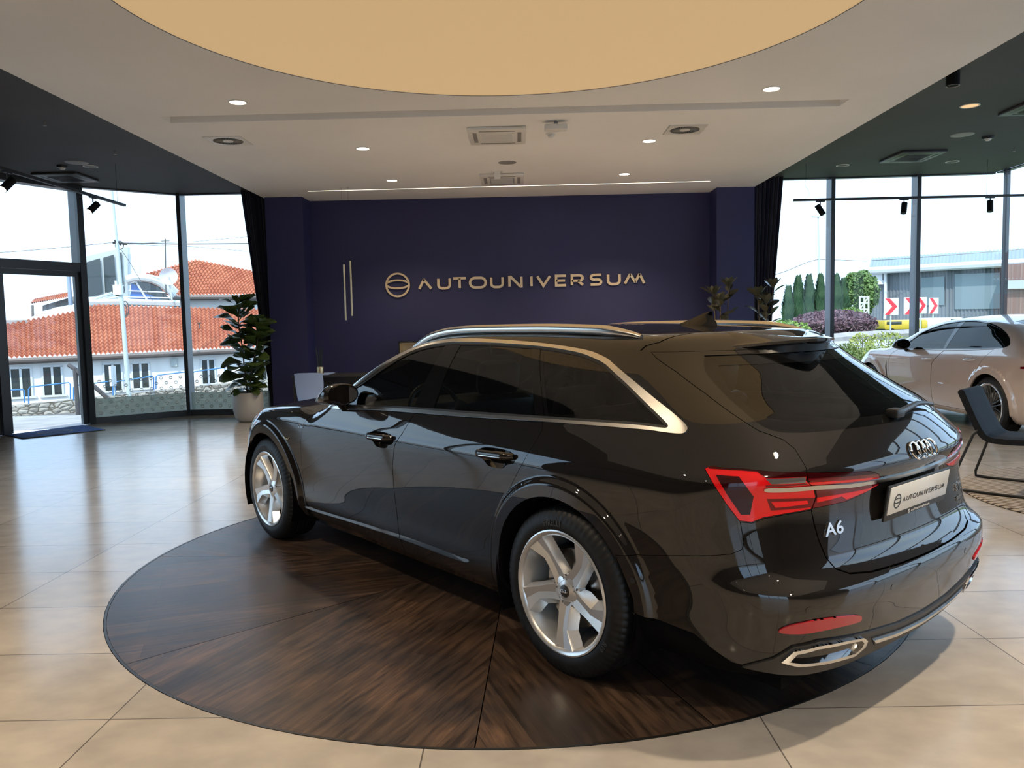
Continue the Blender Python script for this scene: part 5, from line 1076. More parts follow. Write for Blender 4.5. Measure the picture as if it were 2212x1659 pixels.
# entrance mat
A_,B_,C_,D_ = Vector((-6.84,12.25,0)),Vector((-7.38,11.22,0)),Vector((-6.90,10.84,0)),Vector((-6.16,11.62,0))
em_ = thing('entrance_mat','blue entrance mat with a pale emblem inside the glass door','door mat',((A_+B_+C_+D_)/4)[:]); cc = (A_+B_+C_+D_)/4
mb = MB().add([q-cc for q in (A_,B_,C_,D_)]+[q-cc+Vector((0,0,.012)) for q in (A_,B_,C_,D_)],[(4,5,6,7),(0,1,5,4),(1,2,6,5),(2,3,7,6),(3,0,4,7)]); obj('pile', mb, 'blue_mat', em_)
ux = ((D_-C_)+(A_-B_)).normalized(); uy = ((A_-D_)+(B_-C_)).normalized(); mb = MB(); emblem(mb, lambda x,y,z: tuple(ux*x+uy*y+Vector((0,0,.0125+z))), .24, .001, .12); obj('mat_emblem', mb, mat('mat_emblem',(.22,.24,.26),.9), em_)
mb = MB()
for a,b in ((A_,B_),(B_,C_),(C_,D_),(D_,A_)): mb.tube([a-cc+Vector((0,0,.006)),b-cc+Vector((0,0,.006))],.007,n=6)
obj('edging', mb, 'black', em_)
# ================================================================ plants
def leafmat(n_, c1, c2, r_=.35): return noisy(mat(n_,c1,r_,spec=.5),c1,c2,6)
M['fig_leaf'] = leafmat('fig_leaf',(.035,.060,.014),(.075,.115,.028)); M['rubber_leaf'] = leafmat('rubber_leaf',(.055,.050,.030),(.085,.080,.045),.28)
M['bark'] = noisy(mat('bark',(.10,.07,.045),.85),(.07,.05,.03),(.14,.10,.07),20); M['pot_white'] = mat('matte_white_pot',(.48,.46,.43),.6); M['soil'] = noisy(mat('soil',(.03,.02,.015),1),(.02,.014,.01),(.05,.035,.025),60)
def leaf(mb, base, dirn, ln, wd, droop=.35, fiddle=True, cup=.15, roll=0):
    d = Vector(dirn).normalized(); s_ = d.cross(Vector((0,0,1)));
    if s_.length < .1: s_ = Vector((1,0,0))
    s_.normalize(); up_ = s_.cross(d); s_ = (math.cos(roll)*s_+math.sin(roll)*up_); up_ = s_.cross(d); n_ = 9; G = []
    for i in range(n_+1):
        t = i/n_; c = Vector(base)+d*ln*(.10+t*.90)-Vector((0,0,1))*ln*droop*t*t
        prof = (math.sin(PI*min(1,t*.98+.02))**.6*(.55+.65*t) if fiddle else math.sin(PI*t)**.75); prof *= 1+.10*math.sin(t*14)*(1 if fiddle else 0); hw = wd/2*max(.02,prof)
        G.append([tuple(c+s_*hw*a+up_*(cup*hw*abs(a)+.012*math.sin(t*9+a*3)*(1 if fiddle else 0))) for a in (-1,-.5,0,.5,1)])
    mb.grid(G); mb.tube([base, Vector(base)+d*ln*.12],.0035,n=5)
fg = thing('fiddle_leaf_fig','tall fiddle-leaf fig in a rounded matte white pot by the left windows','potted plant',(-4.29,12.42,0))
pr = [(0,0),(.12,0),(.165,.02),(.205,.08),(.228,.18),(.235,.30),(.225,.46),(.210,.465),(.205,.43),(0,.43)]; obj('pot', MB().lathe(pr,n=48), 'pot_white', fg, ang=50)
obj('soil', MB().lathe([(0,.435),(.206,.432)],n=32), 'soil', fg)
st = MB(); lf = MB(); rg = np.random.default_rng(5)
stems = [([(0,0,.43),(-.03,0,.8),(-.06,.02,1.2),(-.10,.02,1.55),(-.07,0,1.80)],1.0),([(.05,-.03,.43),(.08,-.04,.75),(.16,-.05,1.05),(.22,-.06,1.30),(.25,-.06,1.48)],.85)]
for P,_ in stems: st.tube([Vector(p) for p in spline(P,5,False)], .011, n=8)
obj('stem', st, 'bark', fg, ang=60)
for P,sc in stems:
    S = spline(P,9,False); k = 3; ang = rg.uniform(0,6)
    while k < len(S):
        ang += 2.4+rg.uniform(-.4,.4); c = S[k]; hgt = c[2]; ln = rg.uniform(.34,.45)*sc; el = .15+.55*(k/len(S))**2
        leaf(lf, c, (math.cos(ang),math.sin(ang)*.9,el+rg.uniform(0,.45)), ln, ln*.84, droop=rg.uniform(.10,.42), roll=rg.uniform(-.6,.6)); k += 1
    for a in range(3): leaf(lf, S[-1], (math.cos(a*2.1),math.sin(a*2.1),1.5), .24*sc, .17*sc, droop=.05, roll=rg.uniform(-1,1))
for a in range(5): leaf(lf, (0,0,.50), (math.cos(a*1.3+.4),math.sin(a*1.3+.4),.25), .30, .19, droop=.5)
obj('foliage', lf, 'fig_leaf', fg, ang=80)
def rubber(x, y, top, lab, seed, nst):
    t = thing('rubber_plant', lab, 'potted plant', (x,y,0), 0, None); rg = np.random.default_rng(seed)
    obj('pot', MB().lathe([(0,0),(.13,0),(.17,.03),(.20,.15),(.205,.42),(.19,.425),(.185,.40),(0,.40)],n=40), 'pot_white', t, ang=50); obj('soil', MB().lathe([(0,.402),(.186,.402)],n=24), 'soil', t)
    st = MB(); lf = MB()
    for j in range(nst):
        a = j*2*PI/nst+rg.uniform(0,1); tx, ty = .12*math.cos(a), .12*math.sin(a); hh = top-(.12*j if j else 0); P = spline([(0.03*math.cos(a),.03*math.sin(a),.40),(tx*.6,ty*.6,.4+(hh-.4)*.4),(tx,ty,hh-.06)],8,False); st.tube([Vector(p) for p in P],.009,n=7)
        ph = rg.uniform(0,6)
        for k in range(3,len(P)):
            ph += 2.4; leaf(lf, P[k], (math.cos(ph),math.sin(ph),.35+.5*k/len(P)), rg.uniform(.24,.32), .13, droop=.15, fiddle=False, cup=.3, roll=rg.uniform(-.4,.4))
        for q in range(4): leaf(lf, P[-1], (math.cos(q*1.6),math.sin(q*1.6),1.3),   .22, .09, droop=.02, fiddle=False, cup=.3)
    obj('stem', st, 'bark', t); obj('foliage', lf, 'rubber_leaf', t, ang=80); return t
p = at(1558,690,12.2); rubber(p.x,12.2,1.99,'rubber plant in front of the right pillar',3,3)
p = at(1655,690,12.1); rubber(p.x,12.1,1.96,'rubber plant by the right curtain and window',8,3)
# ================================================================ outside, left: sloping forecourt, wall, house
M['paving'] = noisy(mat('outdoor_paving',(.34,.33,.32),.9),(.28,.27,.27),(.36,.35,.34),3); M['asphalt'] = noisy(mat('asphalt',(.16,.155,.155),.95),(.13,.125,.125),(.19,.185,.18),4)
M['lawn'] = noisy(mat('lawn_green',(.12,.15,.06),.95),(.09,.14,.04),(.15,.20,.07),9,bump=.5,bscale=40)
mb = MB().add([(-60,15,-.12),(-8,15,-.12),(-8,12.2,-.06),(-4.2,13.5,-.06),(-4.2,15,-.12),(-7.6,11.1,-.06),(-8.6,9,-.06),(-8.6,-12,-.06),(-60,-12,-.1)],[(0,1,2,5,6,7,8),(1,4,3,2)]); o = struct('pavement_left', mb, 'paving')
mb = MB().add([(-60,15,-.12),(3.5,15,-.12),(3.5,39,-2.75),(-60,36,-2.45)],[(0,1,2,3)]).add([(-80,36,-2.45),(12,39,-2.75),(12,80,-2.8),(-80,80,-2.8)],[(0,1,2,3)]); struct('street_left', mb, 'asphalt')
struct('ground_outside', MB().add([(-60,-40,-.16),(60,-40,-.16),(60,-5.3,-.16),(-60,-5.3,-.16)],[(0,1,2,3)]), 'paving')
HA = Vector((-27.6,42,0)); HB = Vector((-14.9,49,0)); hd = (HB-HA).normalized(); hn = Vector((hd.y,-hd.x,0)); hn = hn if hn.y < 0 else -hn
def hp(u, v, back=0): return onplane(u, v, HA-hn*back, hn)
def tiled(BL_, TL_, nx, ny, r=.07):
    """clay pan tiles between an eave line and a ridge line (3-D polylines)"""
    def samp(P,t):
        P = [Vector(p) for p in P]; ls = [(P[i+1]-P[i]).length for i in range(len(P)-1)]; T = t*sum(ls)
        for i,l in enumerate(ls):
            if T <= l or i == len(ls)-1: return P[i].lerp(P[i+1], min(1,T/l))
            T -= l
    G = []; mseg = 6; nrm = None; cols = nx*mseg
    Bp = [samp(BL_,j/cols) for j in range(cols+1)]; Tp = [samp(TL_,j/cols) for j in range(cols+1)]
    nrm = (Bp[-1]-Bp[0]).cross(Tp[cols//2]-Bp[cols//2]).normalized(); nrm = nrm if nrm.z > 0 else -nrm
    for i in range(ny):
        for e, lift in ((0,.13),(.93,.03)):
            t = (i+e)/ny; G.append([tuple(Bp[j].lerp(Tp[j],t)+nrm*(lift+r*(math.cos(2*PI*j/mseg)+ (.0)))) for j in range(cols+1)])
    return MB().grid(G)
def roofmat(n_, c1, c2): m = noisy(mat(n_,c1,.85),c1,c2,1.3,detail=8); return m
M['clay'] = roofmat('clay_tiles',(.37,.115,.065),(.48,.185,.105)); M['render_white'] = noisy(mat('white_render',(.82,.81,.79),.9),(.78,.77,.75),(.86,.85,.83),1.0)
M['gutter'] = mat('brown_gutter',(.16,.13,.115),.5); M['win_white'] = mat('white_window_frame',(.66,.68,.70),.4); M['ext_glass'] = mat('outdoor_glass',(.035,.045,.045),.05,spec=.8)
M['pale_metal'] = mat('pale_metal',(.50,.54,.53),.5); M['rail_blue'] = mat('blue_paint',(.05,.20,.45),.4); M['dark_rail'] = mat('dark_handrail',(.08,.075,.08),.5); M['pole'] = mat('pale_pole',(.46,.52,.50),.6)
hs = thing('house','long white single-storey house with orange tiled roof across the street','house',(HA.x,HA.y,-2.9))
e0, e1 = hp(-60,786), hp(660,751); b0, b1 = Vector((e0.x,e0.y,-2.95)), Vector((e1.x,e1.y,-2.95))
Wk = dict(world=True)
obj('wall', MB().add([b0,b1,Vector((b1.x,b1.y,e1.z)),Vector((b0.x,b0.y,e0.z))],[(0,1,2,3)]).add([b0-hn*6,b1-hn*6,b0,b1],[(0,1,3,2)]), 'render_white', hs, **Wk)
obj('roof', tiled([hp(-60,780,-.5),hp(150,771.5,-.5),hp(400,760,-.5),hp(660,748,-.5)],[hp(-60,715,3.0),hp(0,703,3.6),hp(164,672,4.6),hp(209,658,5.0),hp(392,664,5.0),hp(660,670,5.0)],74,15), 'clay', hs, ang=60, **Wk)
obj('gutter', MB().tube([hp(-60,783,-.55),hp(150,774,-.55),hp(400,762.5,-.55),hp(660,750.5,-.55)],.13,n=8), 'gutter', hs, **Wk)
obj('eave_board', MB().add([hp(-60,786,-.4),hp(660,752.5,-.4),hp(660,757,-.05),hp(-60,792,-.05)],[(0,1,2,3)]), 'gutter', hs, **Wk)
def casement(u0,u1,v0,v1,tilt=0):
    A = hp(u0,v0,-.03); B = hp(u1,v0-tilt,-.03); C = hp(u1,v1-tilt,-.03); D = hp(u0,v1,-.03); P = hs; cx = (A+C)/2; w_ = (B-A).length; h_ = abs((A-D).z); Rz = Matrix.Rotation(math.atan2(hd.y,hd.x),3,'Z'); t_ = .11
    mb = MB(); top = Vector((cx.x,cx.y,cx.z+h_/2)); bot = Vector((cx.x,cx.y,cx.z-h_/2)); mb.box(top,(w_,.10,t_),Rz).box(bot,(w_+.25,.14,t_),Rz)
    for f_ in (-.5,-.03,.03,.5): mb.box(cx+hd*(w_-t_)*f_,(t_*(.9 if abs(f_)>.4 else .55),.10,h_),Rz)
    o = obj('window', mb, 'win_white', hs, **Wk); g_ = MB().box(cx+hn*.005,(w_-.05,.03,h_-.05),Rz); obj('pane', g_, 'ext_glass', o, world=False)
    o.children[0].matrix_parent_inverse = Matrix.Translation(-Vector(hs.location))@Matrix.Identity(4) if False else Matrix.Identity(4)
for a in ((20,71,795,860,1.5),(90,137,791,856,1.5),(222,266,786,847,2),(283,325,784,841,2),(433,467,776,831,1.5),(562,592,770,822,1.5)): casement(*a)
obj('wall_lamp', MB().box(hp(377,783,-.1),(.35,.2,.45)), 'pale_metal', hs, **Wk)
# the higher wing behind
h2 = thing('house_wing','higher house wing with an orange hipped tiled roof behind the long roof','house',(-14,57,-1)); 
hq = lambda u,v: hp(u,v,9)
obj('wall', MB().add([hq(372,672),hq(700,672),hq(700,645),hq(372,645)],[(0,1,2,3)]).add([hq(372,672),hq(372,645),hp(372,645,15),hp(372,672,15)],[(0,1,2,3)]), 'render_white', h2, **Wk)
obj('roof', tiled([hp(330,641,8.4),hp(368,640.5,8.4),hp(700,638,8.4)],[hp(285,600,10),hp(422,561,12),hp(553,587,12),hp(700,612,11)],52,13), 'clay', h2, ang=60, **Wk)
obj('gutter', MB().tube([hp(368,643,8.3),hp(700,641,8.3)],.16,n=8), 'gutter', h2, **Wk)
obj('fascia', MB().add([hp(372,644,8.5),hp(700,642,8.5),hp(700,647,9),hp(372,649,9)],[(0,1,2,3)]), 'gutter', h2, **Wk)
o = obj('skylight', MB().add([hp(546,605,11.0),hp(560,609,11.0),hp(562,618,10.6),hp(553,610,10.6)],[(0,1,2,3)]), 'win_white', h2, **Wk)
# glazed block
gb = thing('glazed_block','pale block with a slanted roof and tall dark windows above the tiled roof','building',(-26,52,1)); q = lambda u,v,b=8: hp(u,v,b)
mb = MB().add([q(176,556),q(262,536),q(276,533),q(276,640),q(176,642)],[(0,1,2,3,4)]); mb.add([q(276,533),q(281,535,12),q(281,640,12),q(276,640)],[(0,1,2,3)]); mb.add([q(176,556),q(276,533),q(281,535,12),q(176,560,12)],[(0,1,2,3)]); obj('wall', mb, 'pale_metal', gb, **Wk)
for P in ([q(182,568,7.9),q(216,558,7.9),q(222,633,7.9),q(186,642,7.9)],[q(223,557,7.9),q(246,550,7.9),q(252,626,7.9),q(227,632,7.9)],[q(256,546,7.9),q(263,545,7.9),q(267,620,7.9),q(259,622,7.9)]): obj('tall_window', MB().add(P,[(0,1,2,3)]), 'ext_glass', gb, **Wk)
obj('air_unit', MB().box(q(283,582,8.5),(1.2,.6,2.0),Matrix.Rotation(math.atan2(hd.y,hd.x),3,'Z'),bev=.05), 'win_white', gb, **Wk)
# vaulted skylight with blue panes
vs = thing('vaulted_skylight','arched glass roof light with blue panes on the tiled roof','skylight',(-20,51,2))
arc = [(273,606),(290,601),(305,601),(325,604),(345,612),(362,625),(377,640)]
obj('arch_rim', MB().tube([q(u,v,5.6) for u,v in arc],.20,n=8).tube([q(u,v,7.5) for u,v in [(273,602),(292,596),(318,598),(345,604),(365,615),(382,632)]],.2,n=6).tube([q(190,655,5.2),q(280,653,5.2),q(388,656,5.2)],.22,n=6), 'pale_metal', vs, **Wk)
obj('blue_pane', MB().add([q(283,612,5.8),q(298,617,5.8),q(318,652,5.8),q(280,653,5.8)],[(0,1,2,3)]).add([q(304,630,5.8),q(345,645,5.8),q(347,653,5.8),q(320,652,5.8)],[(0,1,2,3)]), mat('blue_pane',(.06,.15,.42),.1), vs, **Wk)
obj('dark_pane', MB().add([q(a,b,5.9) for a,b in [(283,612),(298,608),(320,610),(345,620),(370,650),(347,652),(318,652)]],[tuple(range(7))]), 'ext_glass', vs, **Wk)
obj('glazing_bars', MB().tube([q(292,606,5.7),q(320,652,5.7)],.06,n=5).tube([q(278,628,5.7),q(362,632,5.7)],.05,n=5).tube([q(276,642,5.7),q(372,644,5.7)],.05,n=5).tube([q(190,650,5.2),q(246,632,6.5)],.09,n=5).tube([q(196,653,5.1),q(260,640,5.5)],.06,n=5), 'win_white', vs, **Wk)
obj('side_glazing', MB().add([q(192,653,5.3),q(248,636,6.0),q(262,652,5.3)],[(0,1,2)]), mat('side_glass',(.25,.30,.29),.15), vs, **Wk)
# low terrace roof and pale lean-to at the left
lt = thing('lean_to_roof','pale sheet lean-to roof lying on the orange roof at the left','roof',(-29,48,2)); obj('sheet', MB().add([q(18,704,4.2),q(60,701,4.2),q(164,668,5.2),q(176,656,6.0),q(120,664,6.5)],[(0,1,2,3,4)]), 'pale_metal', lt, **Wk)
obj('roof_hatch', MB().box(q(36,699,4.0),(1.3,.8,.4),Matrix.Rotation(.5,3,'Z')), 'paving', lt, **Wk)
ph = thing('porch_roof','small red tiled porch on posts at the far left above the lean-to','porch',(-30,56,2)); obj('tiles', tiled([q(66,659,9),q(150,645,9)],[q(76,648,11),q(146,632,11)],18,4,.04), 'clay', ph, **Wk); obj('post', MB().tube([q(70,659,9),q(71,684,9)],.08,n=6), 'gutter', ph, **Wk); obj('pale_wall', MB().add([q(92,672,10),q(160,656,10),q(160,640,10),q(92,660,10)],[(0,1,2,3)]), 'paving', ph, **Wk)
o = obj('chimney_pipe', MB().tube([q(147,585,8.5),q(153,660,8.5)],.13,n=8), mat('blue_grey_pipe',(.30,.36,.46),.5)); tag(o,'tall blue-grey flue pipe beside the entrance frame, behind the lean-to','flue')
ds = thing('satellite_dish','round white satellite dish on the roof behind the window mullion','satellite dish',tuple(q(364,597,4.8))); c = q(364,597,4.8)
G = MB(); fd = (Vector((0,0,1.5))-c).normalized(); uu = fd.orthogonal().normalized(); vv = fd.cross(uu); rr_ = .5*.9*(37/CF)*c.length
G.grid([[tuple(fd*(.22*(r/4)**2)+(uu*math.cos(a)+vv*math.sin(a))*rr_*r/4) for a in np.linspace(0,2*PI,29)[:-1]] for r in range(0,5)], closed_u=True); obj('dish', G, 'win_white', ds); obj('arm', MB().tube([(0,0,0),tuple(fd*.6+Vector((0,0,-.2)))],.03,n=5).tube([(0,0,0),tuple(Vector((.1,.1,-1.5)))],.05,n=6), 'pale_metal', ds)
an = obj('aerial', MB().tube([q(357,516,4.9),q(358.5,640,4.9)],.035,n=5).tube([q(348,521,4.9),q(366,520,4.9)],.025,n=5), 'dark_metal'); tag(an,'thin television aerial mast above the satellite dish','aerial')
# stone wall, blue railings, pole, wires
M['stone'] = mat('rubble_stone',(.35,.33,.29),.95); m = M['stone']
tc = N(m,'ShaderNodeTexCoord'); mp = N(m,'ShaderNodeMapping'); mp.inputs['Scale'].default_value = (1.6,1.6,3.2); vr = N(m,'ShaderNodeTexVoronoi'); vr.inputs['Scale'].default_value = 1.5; L(m,tc.outputs['Object'],mp.inputs[0]); L(m,mp.outputs[0],vr.inputs['Vector'])
v2 = N(m,'ShaderNodeTexVoronoi', feature='DISTANCE_TO_EDGE'); v2.inputs['Scale'].default_value = 1.5; L(m,mp.outputs[0],v2.inputs['Vector']); c1 = N(m,'ShaderNodeValToRGB'); c1.color_ramp.elements[0].color = (.22,.20,.17,1); c1.color_ramp.elements[1].color = (.48,.45,.40,1); L(m,vr.outputs['Color'],c1.inputs[0])
c2 = N(m,'ShaderNodeValToRGB'); c2.color_ramp.elements[0].position = .02; c2.color_ramp.elements[0].color = (.30,.28,.25,1); c2.color_ramp.elements[1].position = .10; c2.color_ramp.elements[1].color = (1,1,1,1); L(m,v2.outputs['Distance'],c2.inputs[0]); mx = N(m,'ShaderNodeMix', data_type='RGBA', blend_type='MULTIPLY'); mx.inputs[0].default_value = 1; L(m,c1.outputs[0],mx.inputs[6]); L(m,c2.outputs[0],mx.inputs[7]); L(m,mx.outputs[2],P_(m).inputs['Base Color'])
bp_ = N(m,'ShaderNodeBump'); bp_.inputs['Distance'].default_value = .12; L(m,v2.outputs['Distance'],bp_.inputs['Height']); L(m,bp_.outputs[0],P_(m).inputs['Normal'])
w0 = HA+hn*4; sw_ = lambda u,v,b=0: onplane(u,v,w0-hn*b,hn)
A0,A1 = sw_(-40,884),sw_(640,813); B0,B1 = sw_(-40,915),sw_(640,852)
G = [[tuple((A0.lerp(A1,k/60)).lerp(B0.lerp(B1,k/60), j/4)+hn*(.10*RNG.random())) for k in range(61)] for j in range(5)]; mb = MB().grid(G); mb.add([A0,A1,A1-hn*.5,A0-hn*.5],[(0,1,2,3)])
o = obj('stone_wall', mb, 'stone', ang=80); tag(o,'low rubble stone wall before the white house','wall'); o['kind'] = 'thing'
rl_ = [(-20,870.5,52,866,12),(60,869,152,864,16),(200,861,240,858,14),(249,857,332,850,16),(336,847,410,842,16),(416,841,484,836,15),(490,838,545,834,14),(550,834,600,830,14)]
rails = [(-20,874,53,870,872-843),(62,872,152,862,36),(159,866,244,856,33),(249,855,332,842,30),(337,841,412,832,30),(417,832,486,823,29),(490,824,562,818,28)]
for i,(u0,v0,u1,v1,hh) in enumerate(rails):
    a0,a1,a2,a3 = sw_(u0,v0),sw_(u0,v0-hh),sw_(u1,v1-hh),sw_(u1,v1); k1 = a1.lerp(a2,.04); k0 = a1.lerp(a0,.12); k2 = a2.lerp(a1,.04); k3 = a2.lerp(a3,.12)
    o = obj('guard_rail', MB().tube([a0,k0,k1,k2,k3,a3],.032,n=7), 'rail_blue', ang=60)
    tag(o,['blue tubular guard rail cut by the left edge','blue guard rail before the two leftmost windows','blue guard rail just behind the entrance mullion','blue guard rail behind the street pole','blue guard rail on blank wall right of the pole','blue guard rail right of the second window mullion','blue guard rail behind the fig plant'][i],'guard rail','blue guard rails on the stone wall')
pb_ = sw_(279,862,-1.5); t = thing('street_pole','tall pale utility pole with cables and boxes outside the left windows','utility pole',tuple(pb_)); pw = lambda u,v: onplane(u,v,w0+hn*1.5,hn)
obj('shaft', MB().tube([pw(279,864),pw(262,640),pw(253,525)],[.115,.10,.09],n=12).tube([pw(253,526),pw(240,395),pw(230,300)],[.07,.06,.05],n=10), 'pole', t, **Wk)
obj('junction_box', MB().box(pw(256,626),(.42,.3,.50)).box(pw(252,612),(.10,.2,.25)), 'win_white', t, **Wk)
cl = MB()
for cu,cv,ru,rv in ((256,626,13,13),(270,668,8,17),(268,672,6,14),(258,530,9,9)): cl.tube([pw(cu+ru*math.cos(a),cv+rv*math.sin(a)) for a in np.linspace(0,2*PI,25)],.025,n=5)
obj('cable_coils', cl, 'dark_metal', t, **Wk); obj('insulators', MB().tube([pw(243,524),pw(275,527)],.06,n=6).tube([pw(247,519),pw(262,529)],.05,n=6), 'dark_metal', t, **Wk)
def cable(pts, lab, r=.02, Wd=None): o = obj('overhead_cable', MB().tube([Vector(p) for p in pts],r,n=5), 'dark_metal'); return tag(o,lab,'cable')
cable([pw(-30,548),pw(100,538),pw(243,524)],'overhead cable running left from the utility pole',.014)
cable([pw(258,525),pw(390,527),pw(560,526),pw(640,520)],'thick overhead cable running right from the utility pole',.03)
cable([pw(270,526),pw(420,522),pw(560,509)],'upper thin overhead cable right of the pole',.011); cable([pw(270,527),pw(420,533),pw(560,545)],'lower thin overhead cable right of the pole',.011); cable([pw(262,540),pw(276,560),pw(300,600),pw(330,650)],'slack thin cable from the pole to the roof',.011)
t = thing('ramp_handrail','dark sloping handrail on a post outside the entrance','handrail',tuple(at(168,903,15.4))); r_ = lambda u,v: at(u,v,15.4)
obj('post', MB().tube([r_(170,906),r_(162,795)],.045,n=8), 'dark_rail', t, **Wk); obj('rail', MB().tube([r_(148,788),r_(160,796),at(241,868,15.6)],.045,n=8), 'dark_rail', t, **Wk)
t = thing('road_sign','thin street sign seen edge-on beside the utility pole','road sign',tuple(pw(246,866))); obj('post', MB().tube([pw(243,790),pw(249,866)],.04,n=6), 'pole', t, **Wk); obj('plate', MB().box(pw(243.5,812),(.10,.5,1.0)), 'win_white', t, **Wk)
o = obj('vent_cowl', MB().lathe([(0,.35),(.12,.35),(.10,.28),(.05,.26),(.05,0)],c=tuple(hp(431,709,2.0)),n=10), 'gutter'); tag(o,'small roof vent on the orange roof right of the second mullion','roof vent')
# ================================================================ outside, right: lawn, road, warehouse
mb = MB().add([(3.9,13.35,-.05),(7.95,13.3,-.05),(30,13.3,-.05),(30,17,.42),(3.9,17,.42),(3.9,24,.5),(60,24,.5),(60,13.3,-.05)],[(0,1,2,3,4),(4,3,6,5),(3,2,7,6)]); struct('lawn', mb, 'lawn')
struct('grass_strip', MB().add([(8,30,.62),(80,30,.72),(80,46,.72),(8,46,.62)],[(0,1,2,3)]), 'lawn')
struct('road_right', MB().add([(3.9,24,.5),(60,24,.5),(80,30,.6),(8,30,.55)],[(0,1,2,3)]), mat('pale_road',(.36,.36,.38),.9))
struct('ground_beyond', MB().add([(6,46,.55),(120,46,.7),(120,120,.7),(6,120,.55)],[(0,1,2,3)]), 'paving')
struct('side_ground', MB().add([(8,13.3,-.06),(60,13.3,-.06),(60,-5.3,-.06),(8,-5.3,-.06)],[(0,1,2,3)]), 'paving')
o = obj('kerb', MB().tube([at(1700,742,29),at(1840,729,30),at(1985,722,31),at(2060,718,31)],.22,n=6), 'paving'); tag(o,'pale stone kerb along the grass across the right road','kerb')
M['cladding'] = noisy(mat('dark_cladding',(.16,.185,.21),.6),(.145,.165,.19),(.18,.205,.23),.5); M['steel_roof'] = mat('pale_sheet_roof',(.20,.25,.30),.4,metal=.2)
wh = thing('warehouse','dark grey clad warehouse with pale sheet roof outside the right windows','warehouse',(24,52,.6)); wA, wB = at(1878,684,52), at(2230,684,44); wd_ = (wB-wA); wd_.z = 0; wd_.normalize(); wn = Vector((wd_.y,-wd_.x,0)); wn = wn if wn.y < 0 else -wn
wp_ = lambda u,v,b=0: onplane(u,v,wA-wn*b,wn)
G = []; lo0, lo1, hi0, hi1 = wp_(1878,695), wp_(2172,692), wp_(1878,583), wp_(2172,566); n_ = 150
G = [[tuple(lo0.lerp(lo1,k/n_)-Vector((0,0,.5))+wn*(.05*((k//2)%2))) for k in range(n_+1)],[tuple(hi0.lerp(hi1,k/n_)+wn*(.05*((k//2)%2))) for k in range(n_+1)]]
mb = MB().grid(G); mb.add([lo0,hi0,wp_(1878,583,14),wp_(1878,693,14)],[(0,1,2,3)]); obj('clad_wall', mb, 'cladding', wh, ang=20, **Wk)
n_ = 90; R0,R1,T0,T1 = wp_(1876,584,-.5),wp_(2230,564,-.5),wp_(1882,559,9),wp_(2230,536,9); obj('sheet_roof', MB().grid([[tuple(R0.lerp(R1,k/n_)+Vector((0,0,.08*(k%2)))) for k in range(n_+1)],[tuple(T0.lerp(T1,k/n_)+Vector((0,0,.08*(k%2)))) for k in range(n_+1)]]), 'steel_roof', wh, ang=20, **Wk)
obj('gutter', MB().tube([wp_(1876,585,-.6),wp_(2230,566,-.6)],.22,n=8), 'win_white', wh, **Wk); obj('downpipe', MB().tube([wp_(1913,586,-.3),wp_(1913,660,-.3),wp_(1911,690,-.3)],.09,n=7), 'win_white', wh, **Wk)
obj('flood_lamp', MB().box(wp_(1896,601,-.2),(.7,.2,.8),Matrix.Rotation(math.atan2(wd_.y,wd_.x),3,'Z')).box(wp_(1889,612,-.3),(.5,.3,.25)).box(wp_(1902,610,-.3),(.5,.3,.25)), 'win_white', wh, **Wk)
for u0,u1,v0,v1 in ((2062,2160,592,668),(1990,2040,600,660)):
    o = obj('window', MB().add([wp_(u0,v1,-.1),wp_(u1,v1-1,-.1),wp_(u1,v0-3,-.1),wp_(u0,v0,-.1)],[(0,1,2,3)]), mat('hazy_glass',(.20,.26,.29),.25), wh, **Wk)
bb = thing('brick_building','brown brick building with a pale band at the right edge','building',(30,42,.6)); mm_ = mat('brown_brick',(.3,.2,.17),.9); tc = N(mm_,'ShaderNodeTexCoord'); bk = N(mm_,'ShaderNodeTexBrick'); bk.inputs['Scale'].default_value = 2.5; bk.inputs['Color1'].default_value = (.25,.15,.13,1); bk.inputs['Color2'].default_value = (.34,.23,.20,1); bk.inputs['Mortar'].default_value = (.2,.17,.16,1); L(mm_,tc.outputs['Generated'],bk.inputs['Vector']); L(mm_,bk.outputs[0],P_(mm_).inputs['Base Color']); bk.inputs['Scale'].default_value = 14; bk.inputs['Mortar Size'].default_value = .03
obj('brick_wall', MB().add([wp_(2168,692,-1.5),wp_(2320,692,-1.5),wp_(2320,560,-1.5),wp_(2168,572,-1.5)],[(0,1,2,3)]).add([wp_(2168,692,-1.5),wp_(2168,572,-1.5),wp_(2168,572,0),wp_(2168,692,0)],[(0,1,2,3)]), mm_, bb, **Wk)
obj('pale_band', MB().add([wp_(2166,624,-1.8),wp_(2320,622,-1.8),wp_(2320,602,-1.8),wp_(2166,606,-1.8)],[(0,1,2,3)]), 'pale_metal', bb, **Wk)
